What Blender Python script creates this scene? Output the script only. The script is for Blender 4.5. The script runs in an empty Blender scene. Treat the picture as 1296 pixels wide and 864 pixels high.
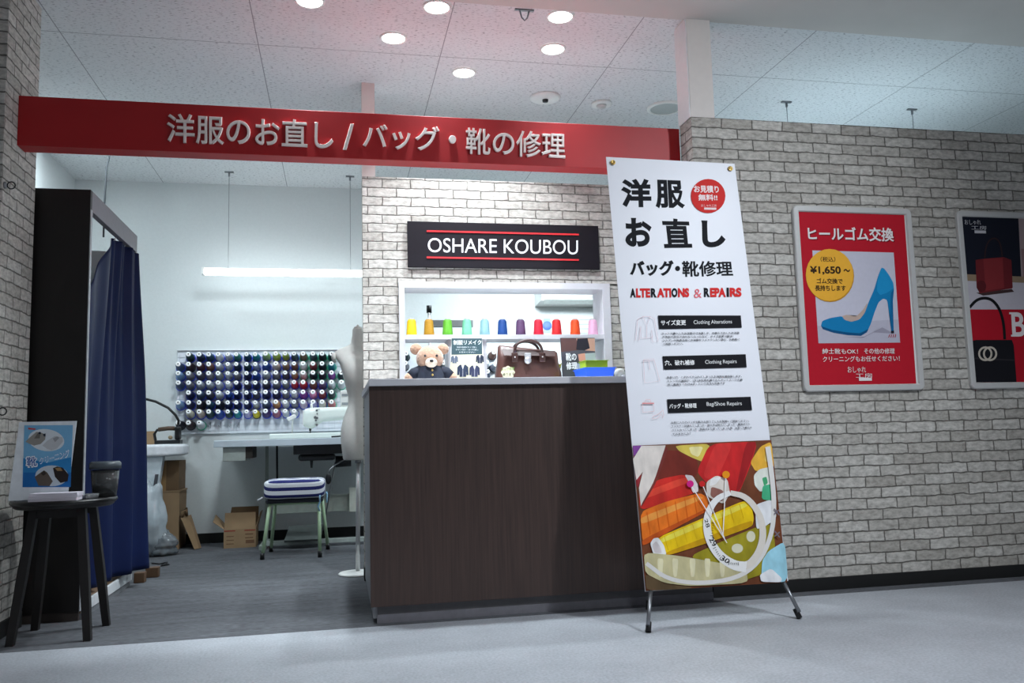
import bpy, bmesh, math, random
from mathutils import Vector, Matrix
R = random.Random(7)
SC = bpy.context.scene
COL = SC.collection
PI = math.pi

# ------------------------------------------------------------------ camera
F, YAW, PITCH, ROLL, EYE = 1067.0, .20509, .10766, -.02581, Vector((0, 0, .83))
_fw = Vector((math.sin(YAW)*math.cos(PITCH), math.cos(YAW)*math.cos(PITCH), math.sin(PITCH)))
_r0 = Vector((math.cos(YAW), -math.sin(YAW), 0)); _u0 = _r0.cross(_fw)
_rt = _r0*math.cos(ROLL) + _u0*math.sin(ROLL); _up = _u0*math.cos(ROLL) - _r0*math.sin(ROLL)
cam = bpy.data.cameras.new('camera'); cam.sensor_width = 36; cam.lens = F/1296*36
cam.clip_start = .02
cam_o = bpy.data.objects.new('camera', cam); COL.objects.link(cam_o)
cam_o.matrix_world = Matrix(((_rt.x, _up.x, -_fw.x, EYE.x), (_rt.y, _up.y, -_fw.y, EYE.y), (_rt.z, _up.z, -_fw.z, EYE.z), (0, 0, 0, 1)))
SC.camera = cam_o

# ------------------------------------------------------------------ exposure, world, large lights
SC.view_settings.view_transform = 'Standard'; SC.view_settings.look = 'None'
SC.view_settings.gamma = 1; SC.view_settings.use_curve_mapping = False
SC.view_settings.exposure = 0.0
SC.cycles.use_denoising = True
SC.cycles.max_bounces = 8; SC.cycles.diffuse_bounces = 4
SC.cycles.sample_clamp_indirect = 6
W = bpy.data.worlds.new('world'); SC.world = W; W.use_nodes = True
W.node_tree.nodes['Background'].inputs[0].default_value = (.80, .88, 1, 1)
W.node_tree.nodes['Background'].inputs[1].default_value = .17

def area(name, loc, size, power, color=(1, 1, 1), rot=(0, 0, 0), size_y=None, spread=None, shape=None):
    l = bpy.data.lights.new(name, 'AREA'); l.energy = power; l.color = color
    l.shape = shape or ('RECTANGLE' if size_y else 'DISK'); l.size = size
    if size_y: l.size_y = size_y
    if spread: l.spread = spread
    o = bpy.data.objects.new(name, l); COL.objects.link(o); o.location = loc; o.rotation_euler = rot
    return o
COOL = (.86, .93, 1)
# the mall corridor's own ceiling lamps, in front of the shop
area('corridor_lamp', (2.9, 1.2, 2.97), .22, 30, COOL, spread=2.3)
area('corridor_lamp', (.8, 1.2, 2.97), .22, 19, COOL, spread=2.2)
def aimed(name, loc, to, size, power, color, spread):
    d = Vector(to) - Vector(loc)
    return area(name, loc, size, power, color, rot=d.to_track_quat('-Z', 'Y').to_euler(), spread=spread)
aimed('corridor_spotlight', (2.75, 1.7, 2.93), (1.45, 3.7, 1.0), .14, 17, COOL, 1.75)
# unseen lights added in the back room, hidden behind sign and brick partition
BLUISH = (.82, .94, 1)
area('back_room_unseen_light', (1.45, 6.2, 2.95), 1.2, 26, BLUISH, size_y=.12, spread=2.1)  # added to brighten the interior behind the hatch
aimed('back_room_unseen_light', (1.75, 5.45, 2.40), (1.7, 7.36, 1.5), .4, 22, BLUISH, 1.7)  # added below ceiling height to lift the wall under the air conditioner
aimed('back_room_unseen_light', (-.55, 5.3, 2.74), (-.6, 7.36, .95), .3, 5.5, BLUISH, 1.3)  # added to light the thread cones from the front
area('back_room_unseen_light', (-1.75, 6.05, 2.97), .5, 18, BLUISH, size_y=.12)  # stands where the sewing table's shadow on the wall points

# ------------------------------------------------------------------ helpers: colour and material
def lin(c):
    return tuple(((x/255)/12.92 if x/255 <= .04045 else ((x/255+.055)/1.055)**2.4) for x in c) + (1,)
MATS = {}
def nd(nt, t, **kw):
    n = nt.nodes.new(t)
    for k, v in kw.items():
        if k in n.inputs: n.inputs[k].default_value = v
        else: setattr(n, k, v)
    return n
def mat(name, rgb, rough=.5, metal=0, var=.08, scale=30, bump=0, stretch=(1, 1, 1), spec=.5, trans=0, coat=0, sheen=0):
    """plain surface: a base colour broken up by noise"""
    if name in MATS: return MATS[name]
    m = bpy.data.materials.new(name); m.use_nodes = True; nt = m.node_tree; b = nt.nodes['Principled BSDF']
    tc = nd(nt, 'ShaderNodeTexCoord'); mp = nd(nt, 'ShaderNodeMapping', Scale=stretch)
    nz = nd(nt, 'ShaderNodeTexNoise', Scale=scale, Detail=3.0)
    nt.links.new(tc.outputs['Object'], mp.inputs[0]); nt.links.new(mp.outputs[0], nz.inputs['Vector'])
    c = lin(rgb); rp = nd(nt, 'ShaderNodeValToRGB')
    rp.color_ramp.elements[0].position = .3; rp.color_ramp.elements[1].position = .7
    rp.color_ramp.elements[0].color = tuple(x*(1-var) for x in c[:3]) + (1,)
    rp.color_ramp.elements[1].color = tuple(min(1, x*(1+var)) for x in c[:3]) + (1,)
    nt.links.new(nz.outputs['Fac'], rp.inputs[0]); nt.links.new(rp.outputs[0], b.inputs['Base Color'])
    b.inputs['Roughness'].default_value = rough; b.inputs['Metallic'].default_value = metal
    b.inputs['Specular IOR Level'].default_value = spec
    b.inputs['Transmission Weight'].default_value = trans
    b.inputs['Coat Weight'].default_value = coat
    b.inputs['Sheen Weight'].default_value = sheen
    if bump:
        bp = nd(nt, 'ShaderNodeBump', Strength=bump, Distance=.01)
        nt.links.new(nz.outputs['Fac'], bp.inputs['Height']); nt.links.new(bp.outputs[0], b.inputs['Normal'])
    MATS[name] = m
    return m
def ink(rgb):
    """flat printed colour"""
    return mat('ink_%d_%d_%d' % rgb, rgb, .7, var=.02, scale=60, spec=.15)
def glow(name, rgb, strength):
    m = bpy.data.materials.new(name); m.use_nodes = True; b = m.node_tree.nodes['Principled BSDF']
    b.inputs['Base Color'].default_value = (.9, .9, .9, 1)
    b.inputs['Emission Color'].default_value = tuple(rgb) + (1,); b.inputs['Emission Strength'].default_value = strength
    return m
def brick_material():
    m = bpy.data.materials.new('pale_brick'); m.use_nodes = True; nt = m.node_tree; L = nt.links.new; b = nt.nodes['Principled BSDF']
    g = nd(nt, 'ShaderNodeNewGeometry'); sx = nd(nt, 'ShaderNodeSeparateXYZ'); L(g.outputs['Position'], sx.inputs[0])
    ad = nd(nt, 'ShaderNodeMath', operation='ADD'); L(sx.outputs[0], ad.inputs[0]); L(sx.outputs[1], ad.inputs[1])
    cb = nd(nt, 'ShaderNodeCombineXYZ'); L(ad.outputs[0], cb.inputs[0]); L(sx.outputs[2], cb.inputs[1])
    nz = nd(nt, 'ShaderNodeTexNoise', Scale=17.0, Detail=3.0); L(cb.outputs[0], nz.inputs['Vector'])
    sb = nd(nt, 'ShaderNodeVectorMath', operation='SUBTRACT'); L(nz.outputs['Color'], sb.inputs[0]); sb.inputs[1].default_value = (.5, .5, .5)
    sc = nd(nt, 'ShaderNodeVectorMath', operation='SCALE'); L(sb.outputs[0], sc.inputs[0]); sc.inputs['Scale'].default_value = .017
    va = nd(nt, 'ShaderNodeVectorMath', operation='ADD'); L(cb.outputs[0], va.inputs[0]); L(sc.outputs[0], va.inputs[1])
    br = nd(nt, 'ShaderNodeTexBrick', offset=.5, offset_frequency=2, squash=1.0)
    for k, v in (('Scale', 1.0), ('Mortar Size', .0052), ('Mortar Smooth', .75), ('Bias', 0.0), ('Brick Width', .175), ('Row Height', .0556)): br.inputs[k].default_value = v
    br.inputs['Color1'].default_value = lin((211, 207, 200)); br.inputs['Color2'].default_value = lin((184, 179, 171)); br.inputs['Mortar'].default_value = lin((116, 112, 106))
    L(va.outputs[0], br.inputs['Vector'])
    mp = nd(nt, 'ShaderNodeMapping', Scale=(26, 48, 1)); L(cb.outputs[0], mp.inputs[0])
    n2 = nd(nt, 'ShaderNodeTexNoise', Scale=1.0, Detail=6.0, Roughness=.65); L(mp.outputs[0], n2.inputs['Vector'])
    rp = nd(nt, 'ShaderNodeValToRGB'); rp.color_ramp.elements[0].position = .33; rp.color_ramp.elements[1].position = .62
    rp.color_ramp.elements[0].color = (.58, .57, .56, 1); rp.color_ramp.elements[1].color = (1.04, 1.04, 1.04, 1); L(n2.outputs['Fac'], rp.inputs[0])
    mx = nd(nt, 'ShaderNodeMix', data_type='RGBA', blend_type='MULTIPLY'); mx.inputs[0].default_value = 1
    L(br.outputs['Color'], mx.inputs[6]); L(rp.outputs[0], mx.inputs[7]); L(mx.outputs[2], b.inputs['Base Color'])
    inv = nd(nt, 'ShaderNodeMath', operation='SUBTRACT'); inv.inputs[0].default_value = 1; L(br.outputs['Fac'], inv.inputs[1])
    hs = nd(nt, 'ShaderNodeMath', operation='MULTIPLY_ADD'); L(n2.outputs['Fac'], hs.inputs[0]); hs.inputs[1].default_value = .35; L(inv.outputs[0], hs.inputs[2])
    bp = nd(nt, 'ShaderNodeBump', Strength=.6, Distance=.006); L(hs.outputs[0], bp.inputs['Height']); L(bp.outputs[0], b.inputs['Normal'])
    b.inputs['Roughness'].default_value = .7; b.inputs['Specular IOR Level'].default_value = .25
    return m
def ceiling_material():
    m = bpy.data.materials.new('fissured_board'); m.use_nodes = True; nt = m.node_tree; L = nt.links.new; b = nt.nodes['Principled BSDF']
    g = nd(nt, 'ShaderNodeNewGeometry')
    mp = nd(nt, 'ShaderNodeMapping', Scale=(44, 135, 1)); L(g.outputs['Position'], mp.inputs[0])
    nz = nd(nt, 'ShaderNodeTexNoise', Scale=1.0, Detail=1.5, Roughness=.5); L(mp.outputs[0], nz.inputs['Vector'])
    rp = nd(nt, 'ShaderNodeValToRGB'); rp.color_ramp.elements[0].position = .58; rp.color_ramp.elements[1].position = .70
    rp.color_ramp.elements[0].color = lin((226, 228, 229)); rp.color_ramp.elements[1].color = lin((158, 160, 163)); L(nz.outputs['Fac'], rp.inputs[0])
    mo = nd(nt, 'ShaderNodeMapping', Location=(.425+1.01*5, -4.645+1.01*8, 0)); L(g.outputs['Position'], mo.inputs[0])
    br = nd(nt, 'ShaderNodeTexBrick', offset=0.0, offset_frequency=1, squash=1.0)
    for k, v in (('Scale', 1.0), ('Mortar Size', .0028), ('Mortar Smooth', .1), ('Brick Width', 1.01), ('Row Height', 1.01)): br.inputs[k].default_value = v
    L(mo.outputs[0], br.inputs['Vector'])
    mx = nd(nt, 'ShaderNodeMix', data_type='RGBA'); L(br.outputs['Fac'], mx.inputs[0]); L(rp.outputs[0], mx.inputs[6]); mx.inputs[7].default_value = lin((150, 152, 155))
    L(mx.outputs[2], b.inputs['Base Color']); b.inputs['Roughness'].default_value = .9
    bp = nd(nt, 'ShaderNodeBump', Strength=.25, Distance=.003, invert=True); L(nz.outputs['Fac'], bp.inputs['Height']); L(bp.outputs[0], b.inputs['Normal'])
    return m
def floor_material(name, c1, c2, scale, stretch, rough, fine, bump):
    m = bpy.data.materials.new(name); m.use_nodes = True; nt = m.node_tree; L = nt.links.new; b = nt.nodes['Principled BSDF']
    g = nd(nt, 'ShaderNodeNewGeometry'); mp = nd(nt, 'ShaderNodeMapping', Scale=stretch); L(g.outputs['Position'], mp.inputs[0])
    n1 = nd(nt, 'ShaderNodeTexNoise', Scale=scale, Detail=5.0, Roughness=.7); L(mp.outputs[0], n1.inputs['Vector'])
    n2 = nd(nt, 'ShaderNodeTexNoise', Scale=fine, Detail=2.0); L(mp.outputs[0], n2.inputs['Vector'])
    av = nd(nt, 'ShaderNodeMath', operation='MULTIPLY_ADD'); L(n2.outputs['Fac'], av.inputs[0]); av.inputs[1].default_value = .6
    hf = nd(nt, 'ShaderNodeMath', operation='MULTIPLY'); L(n1.outputs['Fac'], hf.inputs[0]); hf.inputs[1].default_value = .4; L(hf.outputs[0], av.inputs[2])
    rp = nd(nt, 'ShaderNodeValToRGB'); rp.color_ramp.elements[0].position = .36; rp.color_ramp.elements[1].position = .64
    rp.color_ramp.elements[0].color = lin(c1); rp.color_ramp.elements[1].color = lin(c2)
    L(av.outputs[0], rp.inputs[0]); L(rp.outputs[0], b.inputs['Base Color']); b.inputs['Roughness'].default_value = rough
    bp = nd(nt, 'ShaderNodeBump', Strength=bump, Distance=.004); L(av.outputs[0], bp.inputs['Height']); L(bp.outputs[0], b.inputs['Normal'])
    return m
BRICK = brick_material(); CEIL = ceiling_material()
STONE = floor_material('corridor_stone', (152, 155, 161), (180, 184, 190), 3.5, (1, 1, 1), .5, 95, .06)
CARPET = floor_material('grey_carpet', (62, 63, 67), (104, 106, 111), 9, (.25, 1.6, 1), .95, 110, .5)
WALLW = mat('white_wallpaper', (214, 219, 219), .8, var=.02, scale=60, bump=.05)
SOFFIT = mat('corridor_ceiling_paint', (208, 203, 198), .8, var=.02, scale=5)
PAINT = mat('white_paint', (232, 230, 230), .6, var=.02)
POSTP = mat('putty_paint', (222, 214, 208), .6, var=.02)
BLACKB = mat('black_vinyl', (14, 14, 14), .6, var=.1)
WOOD = mat('dark_wood_laminate', (66, 49, 43), .42, var=.22, scale=14, stretch=(9, 9, .25))
WOODB = mat('blackish_wood', (22, 17, 15), .5, var=.2, scale=14, stretch=(9, 9, .3))
GREYK = mat('grey_kick_plate', (92, 90, 92), .45, var=.06)
WHITEL = mat('white_laminate', (214, 213, 218), .4, var=.02)
RED = mat('red_sign_panel', (170, 17, 24), .5, var=.03, scale=8)
LETTER = mat('cream_acrylic', (240, 226, 220), .35, var=.02)
SILVER = mat('brushed_aluminium', (205, 205, 206), .35, .6, var=.04, stretch=(1, 1, 12))
STEEL = mat('grey_steel', (140, 142, 146), .35, .8, var=.05)
DARKM = mat('dark_metal', (45, 46, 48), .4, .5, var=.1)
BLACKP = mat('black_plastic', (18, 18, 20), .4, var=.1)
WHITEP = mat('white_plastic', (236, 236, 232), .35, var=.02)
BRASS = mat('brass', (190, 160, 95), .3, 1, var=.05)
KRAFT = mat('kraft_cardboard', (158, 130, 98), .85, var=.06, scale=12)
KRAFTD = mat('dark_kraft_cardboard', (108, 84, 58), .85, var=.08, scale=12)
NAVY = mat('navy_satin', (4, 22, 66), .6, var=.12, scale=3, spec=.25)
GREEN_LEG = mat('pale_green_paint', (176, 204, 166), .4, var=.04)

# ------------------------------------------------------------------ helpers: geometry
def ray(x, y):
    return _rt*((x-648)/F) - _up*((y-432)/F) + _fw
def PY(x, y, Y):
    d = ray(x, y); return EYE + d*(Y/d.y)
def on_plane(x, y, p, n):
    d = ray(x, y); return EYE + d*((p-EYE).dot(n)/d.dot(n))

class MB:
    def __init__(s): s.b = bmesh.new()
    def _new(s, fn):
        s.b.faces.index_update(); k = len(s.b.faces); r = fn(); return r
    def box(s, lo, hi, bev=0, seg=2, mi=0):
        t = bmesh.new(); bmesh.ops.create_cube(t, size=1)
        lo, hi = Vector(lo), Vector(hi)
        for v in t.verts: v.co = Vector([lo[i]+(v.co[i]+.5)*(hi[i]-lo[i]) for i in range(3)])
        if bev: bmesh.ops.bevel(t, geom=list(t.edges), offset=min(bev, min(abs(hi[i]-lo[i]) for i in range(3))*.49), segments=seg, affect='EDGES', profile=.5)
        return s.merge(t, mi)
    def obox(s, c, ax, half, bev=0, mi=0):
        """box with its own axes"""
        t = bmesh.new(); bmesh.ops.create_cube(t, size=2)
        if bev:
            for v in t.verts: v.co = Vector([v.co[i]*half[i] for i in range(3)])
            bmesh.ops.bevel(t, geom=list(t.edges), offset=bev, segments=2, affect='EDGES', profile=.5)
        else:
            for v in t.verts: v.co = Vector([v.co[i]*half[i] for i in range(3)])
        for v in t.verts: v.co = Vector(c) + ax[0]*v.co.x + ax[1]*v.co.y + ax[2]*v.co.z
        return s.merge(t, mi)
    def merge(s, t, mi=0, smooth=False):
        vm = {v: s.b.verts.new(v.co) for v in t.verts}
        for f in t.faces:
            try:
                g = s.b.faces.new([vm[v] for v in f.verts]); g.material_index = mi; g.smooth = smooth or f.smooth
            except ValueError: pass
        t.free(); return s
    def rings(s, rings, mi=0, cap=True, smooth=True, closed=True):
        vs = [[s.b.verts.new(p) for p in r] for r in rings]; n = len(vs[0])
        for a, b in zip(vs, vs[1:]):
            for i in range(n if closed else n-1):
                f = s.b.faces.new([a[i], a[(i+1) % n], b[(i+1) % n], b[i]]); f.material_index = mi; f.smooth = smooth
        if cap:
            for r, k in ((vs[0], -1), (vs[-1], 1)):
                try:
                    f = s.b.faces.new(r[::k]); f.material_index = mi
                except ValueError: pass
        return s
    def cone(s, p0, p1, r0, r1, n=16, mi=0, cap=True):
        p0, p1 = Vector(p0), Vector(p1); d = (p1-p0).normalized(); a = d.orthogonal().normalized(); c = d.cross(a)
        ring = lambda p, r: [p + (a*math.cos(2*PI*i/n) + c*math.sin(2*PI*i/n))*max(r, 1e-5) for i in range(n)]
        return s.rings([ring(p0, r0), ring(p1, r1)], mi, cap)
    def lathe(s, prof, c, axis=(0, 0, 1), n=24, mi=0, cap=True):
        """prof: list of (radius, height along axis)"""
        d = Vector(axis).normalized(); a = d.orthogonal().normalized(); e = d.cross(a); c = Vector(c)
        return s.rings([[c + d*h + (a*math.cos(2*PI*i/n) + e*math.sin(2*PI*i/n))*max(r, 1e-5) for i in range(n)] for r, h in prof], mi, cap)
    def tube(s, pts, r, n=8, mi=0, closed=False):
        pts = [Vector(p) for p in pts]; out = []; a = None; N = len(pts)
        for i, p in enumerate(pts):
            t = (pts[min(i+1, N-1)] - pts[max(i-1, 0)]).normalized()
            if a is None: a = t.orthogonal().normalized()
            a = (a - t*a.dot(t)).normalized(); e = t.cross(a); rr = r[i] if isinstance(r, (list, tuple)) else r
            out.append([p + (a*math.cos(2*PI*k/n) + e*math.sin(2*PI*k/n))*rr for k in range(n)])
        return s.rings(out, mi)
    def ball(s, c, r, mi=0, n=16, rot=None):
        if not isinstance(r, (list, tuple)): r = (r, r, r)
        t = bmesh.new(); bmesh.ops.create_uvsphere(t, u_segments=n, v_segments=max(6, n*2//3), radius=1)
        for v in t.verts:
            q = Vector((v.co.x*r[0], v.co.y*r[1], v.co.z*r[2]))
            if rot: q = rot @ q
            v.co = Vector(c) + q
        return s.merge(t, mi, True)
    def prism(s, poly, d, mi=0):
        """poly: list of points in space; d: extrusion vector"""
        a = [s.b.verts.new(Vector(p)) for p in poly]; e = [s.b.verts.new(Vector(p)+Vector(d)) for p in poly]; n = len(a)
        for i in range(n):
            f = s.b.faces.new([a[i], a[(i+1) % n], e[(i+1) % n], e[i]]); f.material_index = mi
        for r in (a[::-1], e):
            f = s.b.faces.new(r); f.material_index = mi
        return s
    def pad(s, lo, hi, p=4, n=20, mi=0, wob=0):
        """soft cushion: a superellipsoid"""
        lo, hi = Vector(lo), Vector(hi); c = (lo+hi)/2; h = (hi-lo)/2
        t = bmesh.new(); bmesh.ops.create_cube(t, size=2); bmesh.ops.subdivide_edges(t, edges=list(t.edges), cuts=n//2, use_grid_fill=True)
        for v in t.verts:
            q = v.co; k = (abs(q.x)**p + abs(q.y)**p + abs(q.z)**p)**(1/p); q = q/k
            w = 1 + wob*math.sin(q.x*9+q.y*4)*math.cos(q.y*7-q.z*3)
            v.co = c + Vector((q.x*h.x, q.y*h.y, q.z*h.z*w))
        return s.merge(t, mi, True)

def base_of(p):
    while p.parent: p = p.parent
    return p.location
def obj(name, mb, mats, parent=None, label=None):
    b = mb.b if isinstance(mb, MB) else mb
    bmesh.ops.recalc_face_normals(b, faces=list(b.faces))
    me = bpy.data.meshes.new(name); b.to_mesh(me); b.free()
    for m in (mats if isinstance(mats, (list, tuple)) else [mats]): me.materials.append(m)
    o = bpy.data.objects.new(name, me); COL.objects.link(o)
    if parent: settle(o, parent)
    if label: o['label'] = label
    return o
def settle(o, parent):
    o.parent = parent; off = base_of(parent); o.data.transform(Matrix.Translation(-off))
def thing(name, label, cat, loc=(0, 0, 0), group=None):
    o = bpy.data.objects.new(name, None); o.empty_display_size = .05; COL.objects.link(o); o.location = loc
    o['label'] = label; o['category'] = cat
    if group: o['group'] = group
    return o
def tag(o, label, cat, group=None):
    o['label'] = label; o['category'] = cat
    if group: o['group'] = group
    # a thing that is one mesh stands on its own origin
    vs = [v.co for v in o.data.vertices]
    c = Vector([(min(v[i] for v in vs)+max(v[i] for v in vs))/2 for i in range(3)]); c.z = min(v.z for v in vs)
    o.data.transform(Matrix.Translation(-c)); o.location = c
    return o
def structure(name, mb, mats):
    o = obj(name, mb, mats); o['kind'] = 'structure'; return o
def dup(root, loc, label, group=None):
    r = root.copy(); COL.objects.link(r); r.location = loc; r['label'] = label
    if group: r['group'] = group
    for ch in list(root.children):
        c = ch.copy(); COL.objects.link(c); c.parent = r
        for g in list(ch.children):
            d = g.copy(); COL.objects.link(d); d.parent = c
    return r

# ---- text and flat print on a plane
def text_mesh(body, bold=0.0, thick=.001):
    c = bpy.data.curves.new('t', 'FONT'); c.body = body; c.size = 1; c.bevel_depth = bold; c.bevel_resolution = 1; c.extrude = 0 if bold else .001
    c.resolution_u = 6
    o = bpy.data.objects.new('t', c); COL.objects.link(o)
    dg = bpy.context.evaluated_depsgraph_get(); me = bpy.data.meshes.new_from_object(o.evaluated_get(dg))
    bpy.data.objects.remove(o); bpy.data.curves.remove(c)
    return me
class Sheet:
    """a flat printed face: layers of ink lying on a plane; n points to the viewer.
    'pix' gives a point of the plane for a point of the face as seen from the shop front."""
    def __init__(s, p, n, right):
        s.p = Vector(p); s.n = Vector(n).normalized(); s.r = (Vector(right) - s.n*Vector(right).dot(s.n)).normalized(); s.u = s.n.cross(s.r)
        s.b = bmesh.new(); s.m = []; s.lift = .0006
    def uv(s, x, y):
        q = on_plane(x, y, s.p, s.n) - s.p; return q.dot(s.r), q.dot(s.u)
    def at(s, u, v, h): return s.p + s.r*u + s.u*v + s.n*h
    def mi(s, rgb):
        m = ink(rgb) if isinstance(rgb, tuple) else rgb
        if m not in s.m: s.m.append(m)
        return s.m.index(m)
    def poly_uv(s, pts, rgb):
        vs = [s.b.verts.new(s.at(u, v, s.lift)) for u, v in pts]
        f = s.b.faces.new(vs); f.material_index = s.mi(rgb); bmesh.ops.triangulate(s.b, faces=[f]); s.lift += .00012
    def poly(s, pts, rgb, k=(0, 0, 1), sm=0):
        P = [Vector(p) for p in pts]
        for _ in range(sm):
            P = [q for i in range(len(P)) for q in (P[i]*.86+P[(i+1) % len(P)]*.14, P[i]*.14+P[(i+1) % len(P)]*.86)]
        pts = [(p.x, p.y) for p in P]
        s.poly_uv([s.uv(k[0]+x/k[2], k[1]+y/k[2]) for x, y in pts], rgb)
    def disc(s, c, rx, ry, rgb, k=(0, 0, 1), rot=0, n=28):
        ca, sa = math.cos(rot), math.sin(rot)
        s.poly([(c[0]+rx*math.cos(2*PI*i/n)*ca - ry*math.sin(2*PI*i/n)*sa, c[1]+rx*math.cos(2*PI*i/n)*sa + ry*math.sin(2*PI*i/n)*ca) for i in range(n)], rgb, k)
    def line(s, pts, w, rgb, k=(0, 0, 1), sm=1):
        P = [Vector(p) for p in pts]
        for _ in range(sm):
            if len(P) > 2:
                Q = [P[0]]
                for a, b in zip(P, P[1:]): Q += [a*.75+b*.25, a*.25+b*.75]
                P = Q + [P[-1]]
        L, Rr = [], []
        for i, p in enumerate(P):
            t = (P[min(i+1, len(P)-1)] - P[max(i-1, 0)]); t = t.normalized() if t.length else Vector((1, 0)); nn = Vector((-t.y, t.x))
            ww = w if not isinstance(w, (list, tuple)) else w[0]+(w[1]-w[0])*i/(len(P)-1)
            L.append(p+nn*ww/2); Rr.append(p-nn*ww/2)
        mi = s.mi(rgb)
        f2 = lambda q: s.b.verts.new(s.at(*s.uv(k[0]+q.x/k[2], k[1]+q.y/k[2]), s.lift))
        A = [f2(q) for q in L]; B = [f2(q) for q in Rr]
        for i in range(len(P)-1):
            f = s.b.faces.new([A[i], A[i+1], B[i+1], B[i]]); f.material_index = mi
        s.lift += .00012
    def text(s, body, tl, br, rgb, k=(0, 0, 1), bold=.0, depth=0, rot=0, quad=None):
        """fit a line of writing between two corners of the face"""
        me = text_mesh(body, bold); vs = me.vertices
        x0, x1 = min(v.co.x for v in vs), max(v.co.x for v in vs); y0, y1 = min(v.co.y for v in vs), max(v.co.y for v in vs)
        if quad:
            q = [s.uv(k[0]+x/k[2], k[1]+y/k[2]) for x, y in quad]
        else:
            a = s.uv(k[0]+tl[0]/k[2], k[1]+tl[1]/k[2]); c = s.uv(k[0]+br[0]/k[2], k[1]+br[1]/k[2])
            q = [(a[0], a[1]), (c[0], a[1]), (c[0], c[1]), (a[0], c[1])]
        mi = s.mi(rgb); zs = max(abs(v.co.z) for v in vs) or 1
        nv = []
        for v in vs:
            fu = (v.co.x-x0)/(x1-x0 or 1); fv = (v.co.y-y0)/(y1-y0 or 1)
            top = (q[0][0]+(q[1][0]-q[0][0])*fu, q[0][1]+(q[1][1]-q[0][1])*fu); bot = (q[3][0]+(q[2][0]-q[3][0])*fu, q[3][1]+(q[2][1]-q[3][1])*fu)
            u = bot[0]+(top[0]-bot[0])*fv; w = bot[1]+(top[1]-bot[1])*fv
            nv.append(s.b.verts.new(s.at(u, w, s.lift + .00005*v.co.z/zs + (depth*(v.co.z/zs*.5+.5) if depth else 0))))
        for pl in me.polygons:
            try:
                f = s.b.faces.new([nv[i] for i in pl.vertices]); f.material_index = mi
            except ValueError: pass
        s.lift += .00015
        bpy.data.meshes.remove(me)
    def done(s, name, parent, label=None):
        me = bpy.data.meshes.new(name); s.b.to_mesh(me); s.b.free()
        for m in s.m: me.materials.append(m)
        o = bpy.data.objects.new(name, me); COL.objects.link(o); settle(o, parent)
        if label: o['label'] = label
        return o

# ================================================================== SETTING
def struct_box(name, lo, hi, m, bev=0): return structure(name, MB().box(lo, hi, bev), m)
YF = 3.97          # shop front
YP = 5.07          # brick partition behind the counter
YB = 7.36          # back wall
struct_box('floor', (-5, -3.5, -.05), (6.5, 3.86, 0), STONE)
struct_box('floor.001', (-2.3, 3.86, -.05), (6.5, YB+.1, 0), CARPET)
struct_box('ceiling', (-5, -3.5, 2.985), (6.5, YF+.02, 3.08), SOFFIT)
struct_box('ceiling.001', (-2.3, YF+.02, 3.0), (6.5, YB+.1, 3.08), CEIL)
struct_box('wall_back', (-2.3, YB, 0), (6.5, YB+.1, 3.0), WALLW)
struct_box('wall_left', (-2.22, YF+.41, 0), (-2.12, YB, 3.0), WALLW)
struct_box('wall_left.001', (-5, YF, 0), (-1.44, YF+.41, 2.99), BRICK)
struct_box('wall_right', (1.825, YF, 0), (6.5, YF+.15, 2.446), BRICK)
struct_box('wall_right.001', (6.4, YF+.15, 0), (6.5, YB, 3.0), WALLW)
# brick partition with its serving hatch
HX0, HX1, HZ0, HZ1 = .375, 1.685, 1.088, 1.745
m = MB()
m.box((.149, YP, 0), (2.75, YP+.12, 1.055)); m.box((.149, YP, HZ1+.0125), (2.75, YP+.12, 2.405))
m.box((.149, YP, 1.055), (HX0-.0125, YP+.12, HZ1+.0125)); m.box((HX1+.0125, YP, 1.055), (2.75, YP+.12, HZ1))
structure('wall_center', m, BRICK)
struct_box('baseboard_center', (.146, YP-.004, 0), (.20, YP+.124, .075), BLACKB)
struct_box('baseboard_right', (1.80, YF-.012, 0), (6.5, YF, .062), BLACKB)
struct_box('baseboard_left', (-5, YF-.012, 0), (-1.43, YF, .07), BLACKB)
struct_box('baseboard_left.001', (-1.44, YF-.012, 0), (-1.43, YF+.41, .07), BLACKB)
struct_box('baseboard_back', (-2.12, YB-.012, 0), (6.4, YB, .08), BLACKB)
# painted posts that carry the front up to the ceiling
m = MB(); m.box((1.812, YF+.001, 2.4465), (1.945, YF+.15, 3.0)); o = structure('trim_1', m, [POSTP])
struct_box('trim_lit_face', (1.806, YF+.004, 2.4465), (1.8118, YF+.15, 2.9845), PAINT)  # added white skin: downlight falling on the post's left face, put into colour
m = MB(); m.box((.149, YP+.002, 2.405), (.228, YP+.10, 3.0)); structure('trim_2', m, POSTP)
m = MB(); m.box((1.812, YF+.0005, .0), (1.8245, YF+.15, 2.446)); structure('trim_3', m, [BRICK])

# ================================================================== LARGE THINGS OF THE FRONT
# ---- red fascia sign
SY = 4.125
t = thing('fascia_sign', 'long red overhead fascia sign with raised cream Japanese lettering', 'sign', (.19, SY, 2.2))
obj('panel', MB().box((-1.44, SY, 2.2), (1.81, SY+.10, 2.437), .002), RED, t)
def sign_word(body, quad):
    sh = Sheet((0, SY, 2.3), (0, -1, 0), (1, 0, 0)); sh.lift = 0
    sh.text(body, None, None, LETTER, bold=.014, depth=.014, quad=quad); sh.done('lettering', t, 'raised cream lettering')
sign_word('洋服のお直し', [(211.5, 144), (422, 154), (422, 190), (211.5, 181)])
sign_word('/', [(434, 157), (448, 157.5), (448, 191), (434, 190)])
sign_word('バッグ', [(459, 156.5), (556, 161), (556, 192), (459, 188)])
sign_word('・', [(567.5, 172), (577, 172.5), (577, 182.5), (567.5, 182)])
sign_word('靴の修理', [(589.5, 162), (715, 169), (715, 202), (589.5, 195)])

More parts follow.
